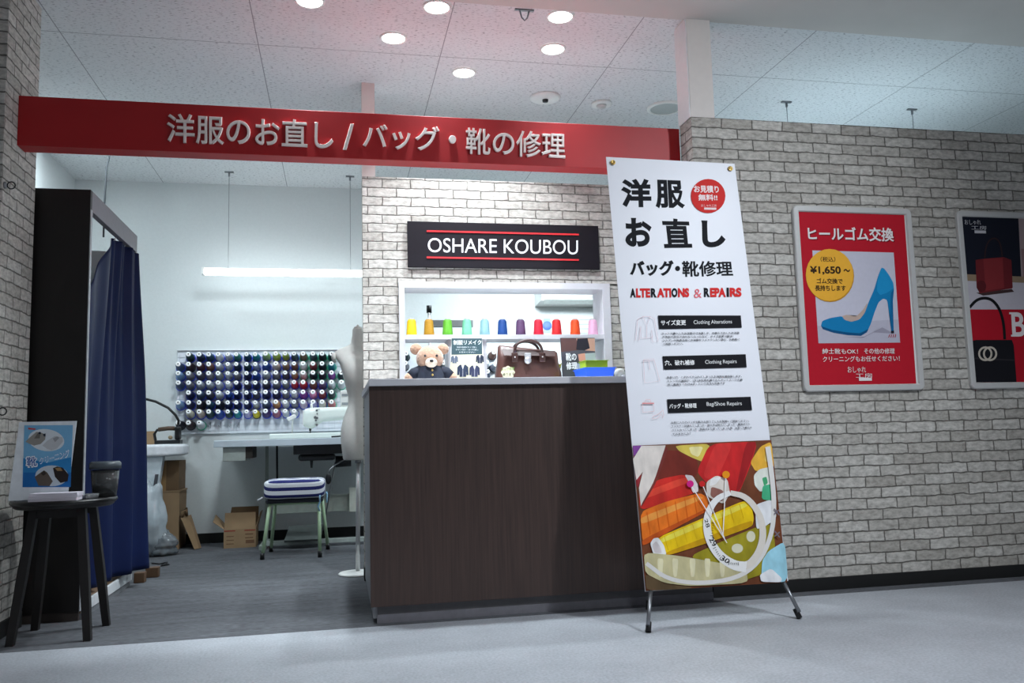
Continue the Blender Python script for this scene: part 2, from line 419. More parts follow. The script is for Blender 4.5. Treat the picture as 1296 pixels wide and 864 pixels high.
# ---- black name board on the partition
t = thing('name_board', 'black name board with white Latin capitals between two red lines', 'sign', (1.03, YP-.02, 1.85))
obj('panel', MB().box((.418, YP-.022, 1.845), (1.632, YP, 2.128), .002), mat('black_board', (22, 18, 25), .6, var=.05, spec=.2), t)
sh = Sheet((0, YP-.022, 2), (0, -1, 0), (1, 0, 0))
sh.text('OSHARE KOUBOU', None, None, (250, 250, 255), quad=[(541.5, 301), (731.5, 304), (731.5, 322), (541.5, 319)])
sh.done('lettering', t, 'white capitals')
for y0, y1 in ((292.4, 296.8), (325.6, 329)):
    sh = Sheet((0, YP-.022, 2), (0, -1, 0), (1, 0, 0)); a = PY(540, y0, YP-.022); b = PY(732.5, y1, YP-.022)
    obj('red_line', MB().box((a.x, YP-.025, (a.z+b.z)/2-.005), (b.x, YP-.021, (a.z+b.z)/2+.005)), mat('red_line_paint', (220, 50, 55), .4), t); sh.b.free()

# ---- counter
t = thing('service_counter', 'dark brown wood counter with white top in front of hatch', 'counter', (.98, 4.4, 0))
obj('front_panel', MB().box((.14, 3.895, .075), (1.80, 3.93, 1.056), .001), WOOD, t)
obj('side_panel', MB().box((.152, 3.93, .02), (.175, YP-.001, 1.055)), mat('grey_side_panel', (150, 152, 156), .5), t)
obj('kick_plate', MB().box((.17, 3.925, 0), (1.78, 3.955, .0745)), GREYK, t)
obj('kick_strip', MB().box((.168, 3.918, 0), (1.78, 3.9249, .036)), mat('grey_strip', (120, 118, 124), .4), t)
obj('worktop', MB().box((.138, 3.87, 1.0565), (1.80, YP-.013, 1.088), .002), WHITEL, t)

# ---- white hatch frame with its shelf
t = thing('hatch_shelf', 'white frame with one shelf lining the hatch above the counter', 'shelf', (1.03, YP, 1.088))
fr = MB(); d0, d1 = YP-.012, YP+.2
fr.box((HX0-.012, d0, HZ0+.001), (HX0+.022, d1, HZ1+.012)); fr.box((HX1-.038, d0, HZ0+.001), (HX1+.012, d1, HZ1+.012)); fr.box((HX0+.022, d0, HZ1-.026), (HX1-.038, d1, HZ1+.012))
obj('frame', fr, WHITEL, t)
obj('sill', MB().box((HX0-.012, d0, 1.0565), (HX1+.012, d1, 1.0885)), WHITEL, t)
obj('shelf_board', MB().box((HX0+.022, d0+.004, 1.404), (HX1-.038, d1, 1.432)), WHITEL, t)
obj('divider', MB().box((.66, d0+.02, HZ0+.001), (.684, d1, 1.404)), WHITEL, t)
obj('divider', MB().box((.872, d0+.02, HZ0+.001), (.896, d1, 1.404)), WHITEL, t)

# ---- banner stand
B0 = Vector((1.271, 3.478, .147)); B1 = Vector((1.949, 3.503, .147)); B3 = Vector((1.262, 3.743, 2.131)); B2 = Vector((1.939, 3.767, 2.132))
bn = (B1-B0).cross(B3-B0).normalized()          # towards the viewer
if bn.y > 0: bn = -bn
t = thing('banner_stand', 'tall white X banner with Japanese lettering and thread photograph on thin legs', 'banner', ((B0.x+B1.x)/2, 3.5, 0))
m = MB(); m.prism([B0-bn*.002, B1-bn*.002, B2-bn*.002, B3-bn*.002], bn*.002)
sheet_o = obj('banner_sheet', m, mat('banner_vinyl', (232, 233, 240), .45, var=.015, scale=4), t)
sh = Sheet(B0, bn, B1-B0)
BK = (24, 26, 32); RD = (222, 48, 48)
A = (760, 190, 4.115)
sh.text('洋', None, None, BK, A, bold=.042, quad=[(104, 148), (262, 150), (266, 297), (110, 297)])
sh.text('服', None, None, BK, A, bold=.036, quad=[(283, 153), (428, 158), (442, 305), (287, 303)])
sh.text('お', None, None, BK, A, bold=.045, quad=[(128, 352), (262, 354), (274, 504), (130, 502)])
sh.text('直', None, None, BK, A, bold=.030, quad=[(314, 354), (464, 358), (478, 508), (332, 510)])
sh.text('し', None, None, BK, A, bold=.05, quad=[(524, 366), (640, 368), (656, 505), (530, 507)])
sh.text('バッグ', None, None, BK, A, bold=.045, quad=[(150, 575), (380, 573), (384, 655), (153, 655)])
sh.text('・', None, None, BK, A, bold=.06, quad=[(388, 603), (414, 603), (414, 630), (388, 630)])
sh.text('靴修理', None, None, BK, A, bold=.024, quad=[(423, 577), (683, 577), (691, 656), (427, 660)])
for body, c, x0, x1 in (('A', BK, 153, 182), ('LTE', RD, 184, 258), ('R', BK, 261, 291), ('ATI', RD, 293, 367), ('O', BK, 369, 399), ('NS', RD, 402, 460), ('R', BK, 537, 567), ('EPA', RD, 569, 651), ('I', BK, 655, 667), ('RS', RD, 671, 732)):
    dy = (x0-153)/580*4
    sh.text(body, None, None, c, A, bold=.055, quad=[(x0, 720-dy), (x1, 720-dy), (x1+1, 768-dy), (x0+1, 768-dy)])
sh.text('&', None, None, (240, 120, 130), A, quad=[(484, 724), (524, 722), (526, 769), (486, 770)])
sh.disc((559, 240), 90, 89, (214, 52, 50), A)
sh.text('お見積り', None, None, (250, 235, 235), A, bold=.03, quad=[(484, 184), (612, 186), (616, 224), (486, 222)])
sh.text('無料!!', None, None, (250, 235, 235), A, bold=.03, quad=[(506, 230), (606, 232), (608, 265), (508, 264)])
sh.text('おしゃれ工房', None, None, (245, 215, 215), A, quad=[(522, 282), (602, 284), (602, 297), (522, 296)])
sh.poly([(538, 300), (601, 301), (601, 312), (538, 311)], (245, 225, 225), A)
A = (780, 380, 4.547)
PINK = (232, 200, 204)
for q in (((238, 88), (714, 88), (720, 158), (245, 166)), ((264, 322), (742, 311), (748, 386), (272, 399)), ((290, 570), (770, 555), (779, 632), (297, 649))):
    sh.poly(q, (20, 20, 26), A)
sh.text('サイズ変更', None, None, (250, 250, 250), A, bold=.02, quad=[(253, 115), (398, 113), (399, 144), (255, 146)])
sh.text('Clothing Alterations', None, None, (238, 238, 238), A, bold=.002, quad=[(442, 116), (662, 112), (664, 140), (444, 145)])
sh.text('穴、破れ補修', None, None, (250, 250, 250), A, bold=.02, quad=[(275, 346), (448, 343), (450, 373), (277, 377)])
sh.text('Clothing Repairs', None, None, (238, 238, 238), A, bold=.002, quad=[(508, 345), (689, 341), (691, 368), (510, 373)])
sh.text('バッグ・靴修理', None, None, (250, 250, 250), A, bold=.02, quad=[(301, 596), (458, 592), (460, 619), (303, 624)])
sh.text('Bag/Shoe Repairs', None, None, (238, 238, 238), A, bold=.002, quad=[(516, 586), (718, 582), (720, 610), (518, 615)])
GR = (60, 62, 68)
def para(lines):
    for s_, x0, y0, x1, y1, h in lines: sh.text(s_, None, None, GR, A, bold=.012, quad=[(x0, y0), (x1, y1), (x1+1, y1+h), (x0+1, y0+h)])
para([('ネットで購入したお洋服の寸法直しや、衣替えで出したお洋服', 258, 186, 704, 182, 13), ('が体型の変化で合わなくなったなど、サイズ変更で解決！', 261, 205, 670, 201, 13), ('コスプレや発表会用にお洋服をリメイクしたい等も、お気軽に', 263, 226, 707, 219, 13), ('ご相談ください。', 266, 246, 380, 243, 13)])
para([('虫食い穴、こすれてやぶれてしまったお洋服を補修致します。', 287, 438, 718, 431, 13), ('ミシンでの補修や、1本1本生地を織り込んでいくスーツの補', 289, 459, 722, 451, 13), ('修に最適な「かけはぎ」という方法も可能です', 292, 480, 622, 471, 13)])
para([('お気に入りのバッグや靴のお困りごともお気軽にご相談ください。', 312, 698, 760, 687, 13), ('ファスナーが壊れてしまった、持ち手が取れてしまった、裏地がベト', 313, 719, 765, 706, 13), ('ベトになってしまった、靴底がすり減ってしまった等、お直しで蘇らせ', 316, 741, 776, 726, 13), ('てみませんか？', 319, 765, 424, 761, 13)])
# little line drawings
for q in ([(120, 112), (150, 95), (190, 95), (215, 108), (238, 238), (205, 240), (200, 175), (205, 215), (140, 220), (138, 150), (128, 232), (108, 232), (120, 112)], [(150, 97), (172, 150), (190, 97)], [(172, 150), (172, 215)],
          [(153, 342), (212, 338), (247, 465), (160, 476), (153, 342)], [(150, 352), (214, 348)], [(183, 345), (190, 400)]):
    sh.line(q, 2.2, PINK, A, 0)
for q in ([(147, 590), (212, 590), (213, 640), (150, 645), (147, 590)], [(163, 588), (168, 572), (190, 572), (196, 588)], [(205, 670), (240, 655), (265, 632), (270, 660), (262, 680), (255, 655), (235, 678), (205, 683), (205, 670)]):
    sh.line(q, 2.4, (236, 190, 190), A, 0)
sh.line([(145, 594), (213, 594)], 5, (230, 130, 130), A, 0)
# the photograph of threads, pins and tape on its lower third
A = (780, 550, 3.2)
def photo_ink(c): return mat('photo_ink_%d_%d_%d' % c, c, .65, var=.22, scale=16, stretch=(1, 1, .5), spec=.2)
def pl(pts, c, sm=2): sh.poly(pts, photo_ink(c), A, sm)
pl([(63, 45), (624, 22), (689, 597), (116, 632)], (112, 62, 38), 0)
pl([(64, 46), (105, 44), (92, 66), (68, 88)], (130, 70, 150), 0)
pl([(190, 62), (300, 68), (326, 110), (330, 150), (300, 190), (170, 185), (145, 140)], (118, 42, 32))
pl([(235, 45), (380, 36), (350, 112), (300, 92), (250, 66)], (214, 190, 84)); pl([(290, 50), (350, 48), (330, 92), (300, 80)], (240, 225, 160))
pl([(374, 37), (568, 28), (545, 110), (500, 222), (478, 248), (440, 225), (360, 195), (322, 150)], (200, 36, 38))
pl([(395, 37), (470, 34), (400, 190), (345, 170)], (214, 52, 50)); pl([(520, 32), (566, 29), (540, 110), (498, 220), (478, 240)], (160, 28, 32))
pl([(580, 48), (624, 28), (636, 140), (560, 150), (538, 112)], (232, 176, 62)); pl([(600, 50), (622, 40), (628, 110), (596, 110)], (244, 205, 110))
pl([(552, 165), (575, 140), (622, 130), (632, 200), (580, 234), (556, 205)], (222, 224, 214)); pl([(586, 176), (604, 170), (610, 196), (594, 208)], (70, 160, 110))
pl([(588, 206), (626, 200), (630, 268), (584, 262)], (74, 180, 132))
pl([(88, 218), (180, 178), (272, 160), (318, 205), (326, 232), (220, 268), (92, 308)], (206, 44, 36)); pl([(90, 240), (270, 172), (300, 190), (92, 268)], (226, 70, 52))
pl([(272, 162), (305, 166), (328, 205), (328, 232), (306, 236), (292, 196)], (232, 222, 222))
pl([(62, 70), (75, 180), (100, 150), (86, 216), (78, 205)], (150, 44, 52), 0)
pl([(64, 100), (98, 46), (196, 44), (152, 190), (96, 290), (88, 216), (104, 150), (78, 184)], (226, 216, 208), 0); pl([(196, 44), (206, 60), (158, 195), (98, 294), (96, 286), (150, 188)], (120, 50, 44))
pl([(360, 192), (400, 165), (446, 180), (456, 236), (432, 282), (362, 250)], (226, 216, 206)); pl([(380, 176), (420, 172), (400, 200), (372, 210)], (246, 240, 234)); pl([(380, 210), (430, 226), (426, 274), (376, 250)], (150, 100, 90))
pl([(92, 312), (200, 270), (334, 236), (362, 252), (372, 300), (240, 375), (104, 450)], (238, 118, 32)); pl([(94, 335), (330, 246), (352, 258), (98, 365)], (248, 156, 70)); pl([(100, 425), (366, 296), (370, 306), (240, 376), (104, 452)], (200, 84, 24))
pl([(290, 492), (450, 420), (560, 375), (630, 360), (640, 480), (600, 560), (480, 600), (380, 530)], (156, 144, 34))
for c_, rx, ry in (((485, 460), 23, 19), ((540, 412), 18, 22), ((440, 500), 14, 10)): sh.disc(c_, rx, ry, (222, 218, 190), A)
pl([(165, 415), (330, 345), (512, 266), (542, 284), (552, 340), (545, 372), (360, 440), (200, 490), (172, 455)], (240, 196, 18)); pl([(172, 420), (512, 274), (530, 290), (180, 440)], (250, 224, 80)); pl([(190, 478), (545, 344), (546, 370), (360, 440), (202, 490)], (206, 156, 12))
for i in range(9):
    x = 190+i*38; y = 410-i*16; sh.line([(x, y), (x+16, y+58)], 1.6, (214, 168, 20), A, 0)
for i in range(6):
    x = 120+i*38; y = 312-i*14; sh.line([(x, y), (x+14, y+90)], 1.6, (214, 98, 26), A, 0)
pl([(132, 440), (145, 420), (165, 416), (188, 448), (198, 484), (176, 490), (146, 486)], (242, 238, 238)); pl([(140, 446), (156, 430), (172, 452), (180, 480), (150, 478)], (216, 206, 206))
pl([(556, 284), (620, 262), (642, 300), (640, 340), (590, 376), (560, 382)], (232, 232, 236))
pl([(610, 470), (676, 430), (689, 597), (580, 592), (584, 510)], (160, 212, 228)); pl([(574, 566), (620, 540), (664, 580), (660, 597), (580, 595)], (234, 234, 240))
pl([(106, 476), (250, 490), (420, 520), (520, 540), (527, 600), (300, 612), (190, 600), (112, 560)], (200, 190, 146))
for x in (160, 220, 290, 350, 410): pl([(x, 500), (x+26, 502), (x+20, 575), (x+6, 575)], (224, 216, 178))
pl([(112, 560), (190, 604), (300, 615), (290, 622), (116, 632)], (96, 76, 52))
sh.line([(116, 520), (200, 585), (330, 603), (480, 582), (570, 520), (622, 410), (634, 290), (622, 150), (606, 50)], (16, 20), (226, 222, 218), A, 2)
sh.line([(455, 236), (520, 250), (575, 320), (590, 400), (575, 470), (540, 520), (515, 530)], (20, 34), (224, 216, 206), A, 2)
sh.line([(455, 236), (400, 258), (366, 310), (358, 370), (372, 430), (410, 490), (470, 530), (520, 535)], (20, 44), (240, 238, 236), A, 2)
for a0, b0, tx, qd in ((0, 0, '28', [(362, 340), (374, 372), (358, 378), (350, 344)]), (0, 0, '29', [(384, 408), (402, 440), (386, 458), (368, 424)]), (0, 0, '30', [(424, 486), (456, 508), (444, 522), (412, 506)])):
    sh.text(tx, None, None, (30, 28, 28), A, bold=.01, quad=qd)
for i in range(26):
    f_ = i/25; th = math.radians(200 - 120*f_); cx, cy = 470+84*math.cos(th), 400+118*math.sin(th)
    L_ = 14 if i % 5 == 0 else 8; sh.line([(cx, cy), (cx-L_*math.cos(th)*-1*.9, cy-L_*math.sin(th)*-.9)], 2, (40, 38, 38), A, 0)
for p0, p1, c_, r_ in (((292, 200), (440, 438), (214, 40, 132), 14), ((340, 200), (430, 420), (206, 40, 40), 12), ((436, 163), (424, 405), (236, 150, 30), 15)):
    sh.line([p0, p1], 3.5, (238, 236, 236), A, 0); sh.disc(p0, r_, r_, c_, A)
for c_ in ((640, 312), (642, 402)):
    sh.line([(c_[0]-10, c_[1]-12), (c_[0]+10, c_[1]+14)], 5, (120, 110, 120), A, 0); sh.line([(c_[0]-10, c_[1]+10), (c_[0]+10, c_[1]-8)], 5, (120, 110, 120), A, 0)
print_o = sh.done('print', sheet_o)
# stand: rear pole, arms, legs with rubber feet, brass eyelets
ex = (B1-B0).normalized(); ez = (B3-B0).normalized(); hub = (B0+B1)/2 + ez*.95 - bn*.07
corner = [B0+ex*.03+ez*.035, B1-ex*.03+ez*.035, B2-ex*.03-ez*.03, B3+ex*.03-ez*.03]
m = MB(); m.obox(hub, (ex, bn, ez), (.03, .018, .05), .006); obj('hub', m, BLACKP, t)
for q in corner[2:]:
    obj('arm', MB().tube([hub, hub.lerp(q-bn*.03, .5)-bn*.005, q-bn*.012], .006), STEEL, t)
for q, ft in ((corner[0], Vector((1.243, 3.385, 0))), (corner[1], Vector((1.946, 3.42, 0)))):
    g = MB().tube([hub, q-bn*.012], .006); g.tube([q-bn*.012, q-bn*.004-ez*.02], .006); g.tube([q-bn*.004-ez*.02, ft+Vector((0, 0, .03))], .0085, 10)
    lg = obj('leg', g, STEEL, t); d = (q-ez*.02-ft).normalized()
    obj('rubber_foot', MB().cone(ft+Vector((0, 0, .004)), ft+d*.045, .0125, .0115, 12), BLACKP, lg)
g = MB().tube([hub, hub+Vector((0, .08, -.5)), Vector((1.40, 3.80, .03))], .0075); lg = obj('leg', g, STEEL, t)
obj('rubber_foot', MB().cone((1.40, 3.80, .003), (1.402, 3.798, .045), .0125, .0115, 12), BLACKP, lg)
for q in corner:
    g = MB().lathe([(.0, .0), (.013, .0), (.012, .003), (.008, .0036), (.006, .001), (0, .001)], q+bn*.0105*0+bn*.006, bn, 16); obj('eyelet', g, BRASS, t)

# ---- two wall posters in silver snap frames
def frame(mb, x0, x1, z0, z1, w, y0, y1, rc):
    def rr(ins, n=5):
        out = []; r = max(rc-ins, .003)
        for cx, cz, a in ((x1-ins-r, z1-ins-r, 0), (x0+ins+r, z1-ins-r, 90), (x0+ins+r, z0+ins+r, 180), (x1-ins-r, z0+ins+r, 270)):
            for i in range(n+1):
                th = math.radians(a+90*i/n); out.append((cx+r*math.cos(th), cz+r*math.sin(th)))
        return out
    o_, i_ = rr(0), rr(w)
    R_ = [[Vector((x, y1, z)) for x, z in o_], [Vector((x, y0+.004, z)) for x, z in o_], [Vector((x, y0, z)) for x, z in rr(.005)], [Vector((x, y0, z)) for x, z in rr(w-.005)], [Vector((x, y0+.006, z)) for x, z in i_], [Vector((x, y1, z)) for x, z in i_]]
    mb.rings(R_, cap=False, smooth=False)
PYF = YF-.022
def poster(x0, x1, z0, z1, label):
    t = thing('wall_poster', label, 'poster', ((x0+x1)/2, PYF, z0))
    m = MB(); frame(m, x0, x1, z0, z1, .034, PYF, YF, .03); obj('frame', m, mat('silver_frame', (206, 205, 203), .4, .15, var=.02), t)
    pn = obj('backing', MB().box((x0+.03, PYF+.010, z0+.03), (x1-.03, YF, z1-.03)), PAINT, t)
    sh = Sheet((x0, PYF+.010, z0), (0, -1, 0), (1, 0, 0)); return t, sh
t, sh = poster(2.352, 3.058, 1.0, 1.985, 'red framed wall poster showing a blue high-heeled shoe')
A = (990, 250, 3.321); WH = (240, 232, 232)
sh.poly([(58, 52), (512, 66), (564, 792), (104, 797)], (190, 26, 44), A)
sh.text('ヒールゴム交換', None, None, (120, 16, 28), A, bold=.024, quad=[(109, 126), (472, 130), (474, 189), (113, 183)])
sh.text('ヒールゴム交換', None, None, WH, A, bold=.024, quad=[(105, 122), (468, 126), (470, 185), (109, 179)])
sh.poly([(126, 222), (468, 231), (495, 609), (152, 612)], (204, 202, 216), A)
sh.poly([(147, 540), (330, 520), (488, 512), (495, 609), (152, 612)], (190, 187, 202), A)
sh.poly([(255, 585), (350, 585), (420, 545), (470, 572), (380, 566), (330, 590)], (160, 156, 172), A)
BL = (18, 128, 184)
sh.poly([(250, 498), (270, 492), (310, 500), (340, 470), (358, 440), (350, 500), (330, 530), (265, 530)], (196, 172, 160), A, 1)
sh.poly([(162, 538), (168, 518), (200, 506), (250, 498), (262, 514), (290, 522), (325, 512), (346, 485), (362, 440), (385, 388), (402, 330), (416, 294), (428, 298), (448, 325), (466, 358), (469, 385), (464, 440), (468, 568), (458, 570), (452, 500), (440, 430), (424, 424), (404, 440), (388, 480), (372, 530), (355, 566), (330, 581), (275, 578), (215, 568), (170, 553)], BL, A, 1)
sh.poly([(416, 294), (428, 298), (448, 325), (466, 358), (468, 380), (440, 400), (410, 410), (396, 390), (402, 340)], (30, 148, 204), A, 1)
sh.poly([(162, 538), (170, 553), (215, 568), (275, 578), (330, 581), (355, 566), (362, 552), (325, 570), (270, 566), (210, 556), (168, 542)], (12, 84, 130), A)
sh.poly([(456, 400), (469, 385), (464, 440), (468, 568), (458, 570), (453, 490)], (14, 104, 156), A)
sh.poly([(456, 560), (469, 559), (469, 570), (457, 571)], (30, 30, 40), A)
for i in range(4): sh.line([(452+i*8, 574), (446+i*9, 588)], 3.2, (170, 30, 40), A, 0)
sh.disc((201, 330), 100, 109, (196, 140, 40), A); sh.disc((198, 325), 100, 109, (244, 180, 60), A)
DK = (60, 40, 24)
sh.text('（税込）', None, None, DK, A, bold=.015, quad=[(160, 248), (222, 249), (222, 271), (160, 270)])
sh.text('¥1,650', None, None, DK, A, bold=.035, quad=[(114, 288), (244, 288), (246, 326), (116, 324)])
sh.text('～', None, None, DK, A, bold=.04, quad=[(256, 300), (284, 300), (284, 313), (256, 313)])
sh.text('ゴム交換で', None, None, DK, A, bold=.025, quad=[(143, 339), (252, 340), (253, 363), (144, 362)])
sh.text('長持ちします', None, None, DK, A, bold=.025, quad=[(136, 368), (265, 369), (266, 393), (137, 393)])
sh.text('紳士靴もOK！', None, None, WH, A, bold=.008, quad=[(166, 634), (316, 635), (317, 657), (167, 657)])
sh.text('その他の修理', None, None, WH, A, bold=.008, quad=[(342, 633), (470, 633), (471, 656), (343, 657)])
sh.text('クリーニングもお任せください！', None, None, WH, A, bold=.008, quad=[(168, 667), (491, 664), (492, 687), (169, 691)])
sh.text('おしゃれ', None, None, WH, A, bold=.0, quad=[(272, 710), (350, 710), (350, 736), (274, 736)])
sh.text('工房', None, None, WH, A, bold=.0, quad=[(306, 738), (376, 738), (378, 758), (308, 758)])
sh.poly([(320, 757), (374, 756), (375, 769), (321, 770)], WH, A)
sh.done('poster_print', t)
t, sh = poster(3.343, 4.05, 1.0, 1.985, 'framed wall poster of leather handbags at the right edge')
A = (1190, 250, 3.321)
def pr(pts, c): sh.poly(pts, c, A)
pr([(90, 78), (328, 85), (352, 332), (112, 322)], (22, 26, 40)); pr([(328, 85), (540, 90), (560, 470), (352, 470), (340, 330)], (170, 150, 150)); pr([(340, 215), (540, 220), (560, 470), (356, 470)], (150, 120, 120))
pr([(112, 322), (352, 332), (354, 380), (116, 372)], (150, 128, 104)); pr([(114, 350), (353, 358), (360, 470), (124, 470)], (196, 190, 198))
pr([(150, 400), (300, 384), (310, 396), (180, 412)], (70, 50, 50))
pr([(148, 262), (190, 256), (265, 250), (298, 262), (304, 378), (300, 382), (165, 402), (152, 378)], (112, 34, 40)); pr([(180, 258), (262, 252), (268, 380), (190, 392)], (136, 46, 50))
sh.line([(186, 254), (190, 210), (205, 178), (230, 168), (252, 190), (260, 248)], 6, (52, 34, 36), A, 2)
sh.disc((172, 372), 20, 24, (90, 28, 34), A)
pr([(122, 470), (560, 470), (580, 780), (145, 776)], (178, 22, 40))
sh.line([(122, 462), (150, 430), (185, 420), (220, 430), (250, 470), (266, 530), (270, 596)], 12, (20, 20, 24), A, 2)
pr([(132, 602), (150, 598), (300, 598), (308, 620), (320, 776), (145, 776)], (22, 22, 28)); pr([(136, 672), (310, 680), (311, 686), (137, 678)], (44, 42, 46))
for c_ in (188, 208):
    sh.line([(c_+26*math.cos(2*PI*i/20), 656+27*math.sin(2*PI*i/20)) for i in range(21)], 8, (196, 186, 172), A, 0)
sh.text('B', None, None, (236, 226, 226), A, bold=.02, quad=[(296, 482), (352, 482), (358, 584), (302, 584)])
for x, y in ((288, 482), (296, 576)): pr([(x, y), (x+26, y), (x+26, y+8), (x, y+8)], (236, 226, 226))
sh.text('おしゃれ', None, None, (200, 200, 205), A, quad=[(100, 93), (168, 94), (170, 115), (102, 114)])
sh.text('工房', None, None, (200, 200, 205), A, quad=[(128, 118), (192, 119), (193, 136), (130, 135)]); pr([(142, 138), (190, 139), (191, 151), (143, 150)], (200, 200, 205))
sh.done('poster_print', t)

# ================================================================== CEILING FITTINGS
LENS = glow('lamp_lens', (.95, .98, 1), 14)
def downlight(x, y, label):
    t = thing('downlight', label, 'ceiling light', (x, y, 3.0), 'downlights in the shop ceiling')
    obj('trim_ring', MB().lathe([(.070, -.001), (.076, -.004), (.074, -.009), (.062, -.010), (.062, -.003)], (x, y, 3.0), n=32, cap=False), WHITEP, t)
    obj('lens', MB().lathe([(.0, -.0065), (.0625, -.0065)], (x, y, 3.0), n=32, cap=False), LENS, t)
    o = area('downlight_beam', (x, y, 2.985), .10, (7 if x < 0 else 3.5) if y < 4.2 else 15, (.84, .94, 1), spread=(1.6 if x < 0 else 1.1) if y < 4.2 else 1.7); o.parent = t; o.location = (0, 0, -.016)
for x, y, l in ((.305, 4.444, 'lower of the two round downlights just left of the long ceiling seam'), (1.207, 4.444, 'lower of the two right-hand downlights, straight above the smoke detector'), (.751, 4.831, 'lowest round downlight, the one nearest the red sign'),
                (.501, 4.073, 'upper of the two round downlights just left of the long ceiling seam'), (1.151, 4.073, 'upper of the two right-hand downlights, beside the small ceiling bracket'), (-.131, 4.108, 'leftmost round downlight, cut by the top edge of the photo')):
    downlight(x, y, l)
t = thing('smoke_detector', 'round white smoke detector with a dark centre above the sign', 'detector', (1.332, 5.138, 3.0))
obj('base', MB().lathe([(.10, -.0005), (.10, -.008), (.085, -.016), (.05, -.018), (0, -.018)], (1.332, 5.138, 3.0), n=32), WHITEP, t)
obj('sensor', MB().lathe([(.02, -.0175), (.018, -.032), (.0, -.034)], (1.332, 5.138, 3.0), n=16), DARKM, t)
t = thing('heat_detector', 'small white domed heat detector between smoke detector and speaker', 'detector', (1.731, 5.189, 3.0))
obj('base', MB().lathe([(.07, -.0005), (.07, -.010), (.06, -.014), (0, -.014)], (1.731, 5.189, 3.0), n=32), WHITEP, t)
obj('dome', MB().lathe([(.035, -.0135), (.03, -.028), (.012, -.034), (0, -.034)], (1.731, 5.189, 3.0), n=20), mat('offwhite_plastic', (205, 206, 204), .4), t)
t = thing('ceiling_speaker', 'round white ceiling speaker beside the white post', 'speaker', (2.187, 5.195, 3.0))
obj('rim', MB().lathe([(.125, -.0005), (.125, -.008), (.105, -.014), (.100, -.008)], (2.187, 5.195, 3.0), n=40, cap=False), WHITEP, t)
obj('grille', MB().lathe([(.102, -.009), (.0, -.012)], (2.187, 5.195, 3.0), n=40, cap=False), mat('speaker_grille', (176, 182, 180), .6, scale=400, var=.15), t)
m = MB(); m.box((.90, 4.03, 2.992), (1.0, 4.045, 2.9995)); m.tube([(.925, 4.037, 2.994), (.935, 4.037, 2.955), (.95, 4.037, 2.94), (.965, 4.037, 2.955), (.975, 4.037, 2.994)], .004)
tag(obj('ceiling_bracket', m, STEEL), 'small grey wire bracket on the ceiling edge beside a downlight', 'bracket')

# pendant tube lamps
TUBE = glow('tube_light', (.88, .96, 1), 9)
def tube_lamp(x0, x1, y, z, hooks, label, tube=TUBE):
    t = thing('pendant_tube_lamp', label, 'tube light', ((x0+x1)/2, y, 3.0), 'pendant tube lamps')
    obj('tube', MB().box((x0+.02, y-.03, z-.025), (x1-.02, y+.03, z+.022), .012, 3), tube, t)
    obj('housing', MB().box((x0+.02, y-.008, z+.0225), (x1-.02, y+.008, z+.034), .002), WHITEP, t)
    for x in (x0, x1-.02): obj('end_cap', MB().box((x, y-.03, z-.025), (x+.02, y+.03, z+.034), .004), WHITEP, t)
    for x in hooks:
        w = obj('suspension_wire', MB().tube([(x, y, 2.985), (x, y, z+.034)], .0022, 6), STEEL, t)
        g = MB().box((x-.035, y-.01, 2.990), (x+.035, y+.01, 2.9995)); g.cone((x, y, 2.96), (x, y, 2.991), .008, .008, 8); obj('ceiling_hook', g, STEEL, w)
tube_lamp(-1.06, .31, 6.99, 2.17, (-.86, .106), 'glowing white tube lamp on thin wires above the pegboard')
tube_lamp(2.75, 4.15, 4.98, 2.12, (2.966, 3.924), 'tube lamp behind the right brick wall, only its wires showing above', glow('blue_white_tube', (.66, .88, 1), 34))
# hanging cable of the fitting room
pts = [PY(138.5, 188, 6.3), PY(138, 200, 6.3), PY(135, 212, 6.3), PY(133.5, 235, 6.3), PY(132, 262, 6.3), PY(131, 300, 6.3)]
pts[0].z = 2.999
tag(obj('hanging_cable', MB().tube(pts, .0065), mat('grey_cable', (58, 61, 64), .8, spec=.1)), 'thin grey cable hanging from the ceiling over the fitting room', 'cable')
# little fittings on the left column
for y, z, l, nm in ((YF, 1.974, 'small dark round hook fitting high on the left brick column', 'u'), (YF, .977, 'small dark round hook fitting low on the left brick column', 'l')):
    t = thing('wall_hook', l, 'hook', (-1.412, y+.02, z), 'hook fittings on the left column')
    x = -1.44
    obj('plate', MB().lathe([(.016, 0), (.016, .006), (.010, .010), (0, .010)], (x, y+.03, z), (1, 0, 0), 14), STEEL, t)
    obj('ring', MB().tube([(x+.012+.016*(1-math.cos(a)), y+.03, z+.016*math.sin(a)) for a in [2*PI*i/14 for i in range(15)]], .003, 6), DARKM, t)

# ================================================================== FITTING ROOM
FX, FY0, FY1, FZ = -1.2, 4.42, 5.42, 2.085
t = thing('fitting_room', 'dark wood fitting booth with grey header rail behind the left column', 'fitting room', (-1.65, FY0, 0))
obj('front_panel', MB().box((-2.08, FY0, .045), (FX, FY0+.03, FZ), .001), WOODB, t)
obj('panel_edge', MB().box((FX, FY0+.002, .045), (FX+.004, FY0+.028, FZ-.1)), mat('pale_edge', (176, 178, 182), .5), t)
obj('plinth', MB().box((-2.07, FY0+.01, 0), (FX-.005, FY0+.03, .045)), mat('brown_plinth', (62, 54, 50), .6), t)
obj('header_rail', MB().box((FX-.03, FY0+.03, FZ-.102), (FX, FY1, FZ), .001), mat('grey_header', (126, 120, 126), .5, var=.05), t)
obj('rear_panel', MB().box((-2.08, FY1+.001, .0), (FX-.005, FY1+.02, 1.99)), WALLW, t)
m = MB(); m.box((-2.08, FY0+.03, .0), (FX+.005, FY1-.02, .03)); obj('platform', MB().box((-2.08, FY0+.03, .03), (FX, FY1, .075)), mat('platform_top', (120, 96, 76), .6), t)
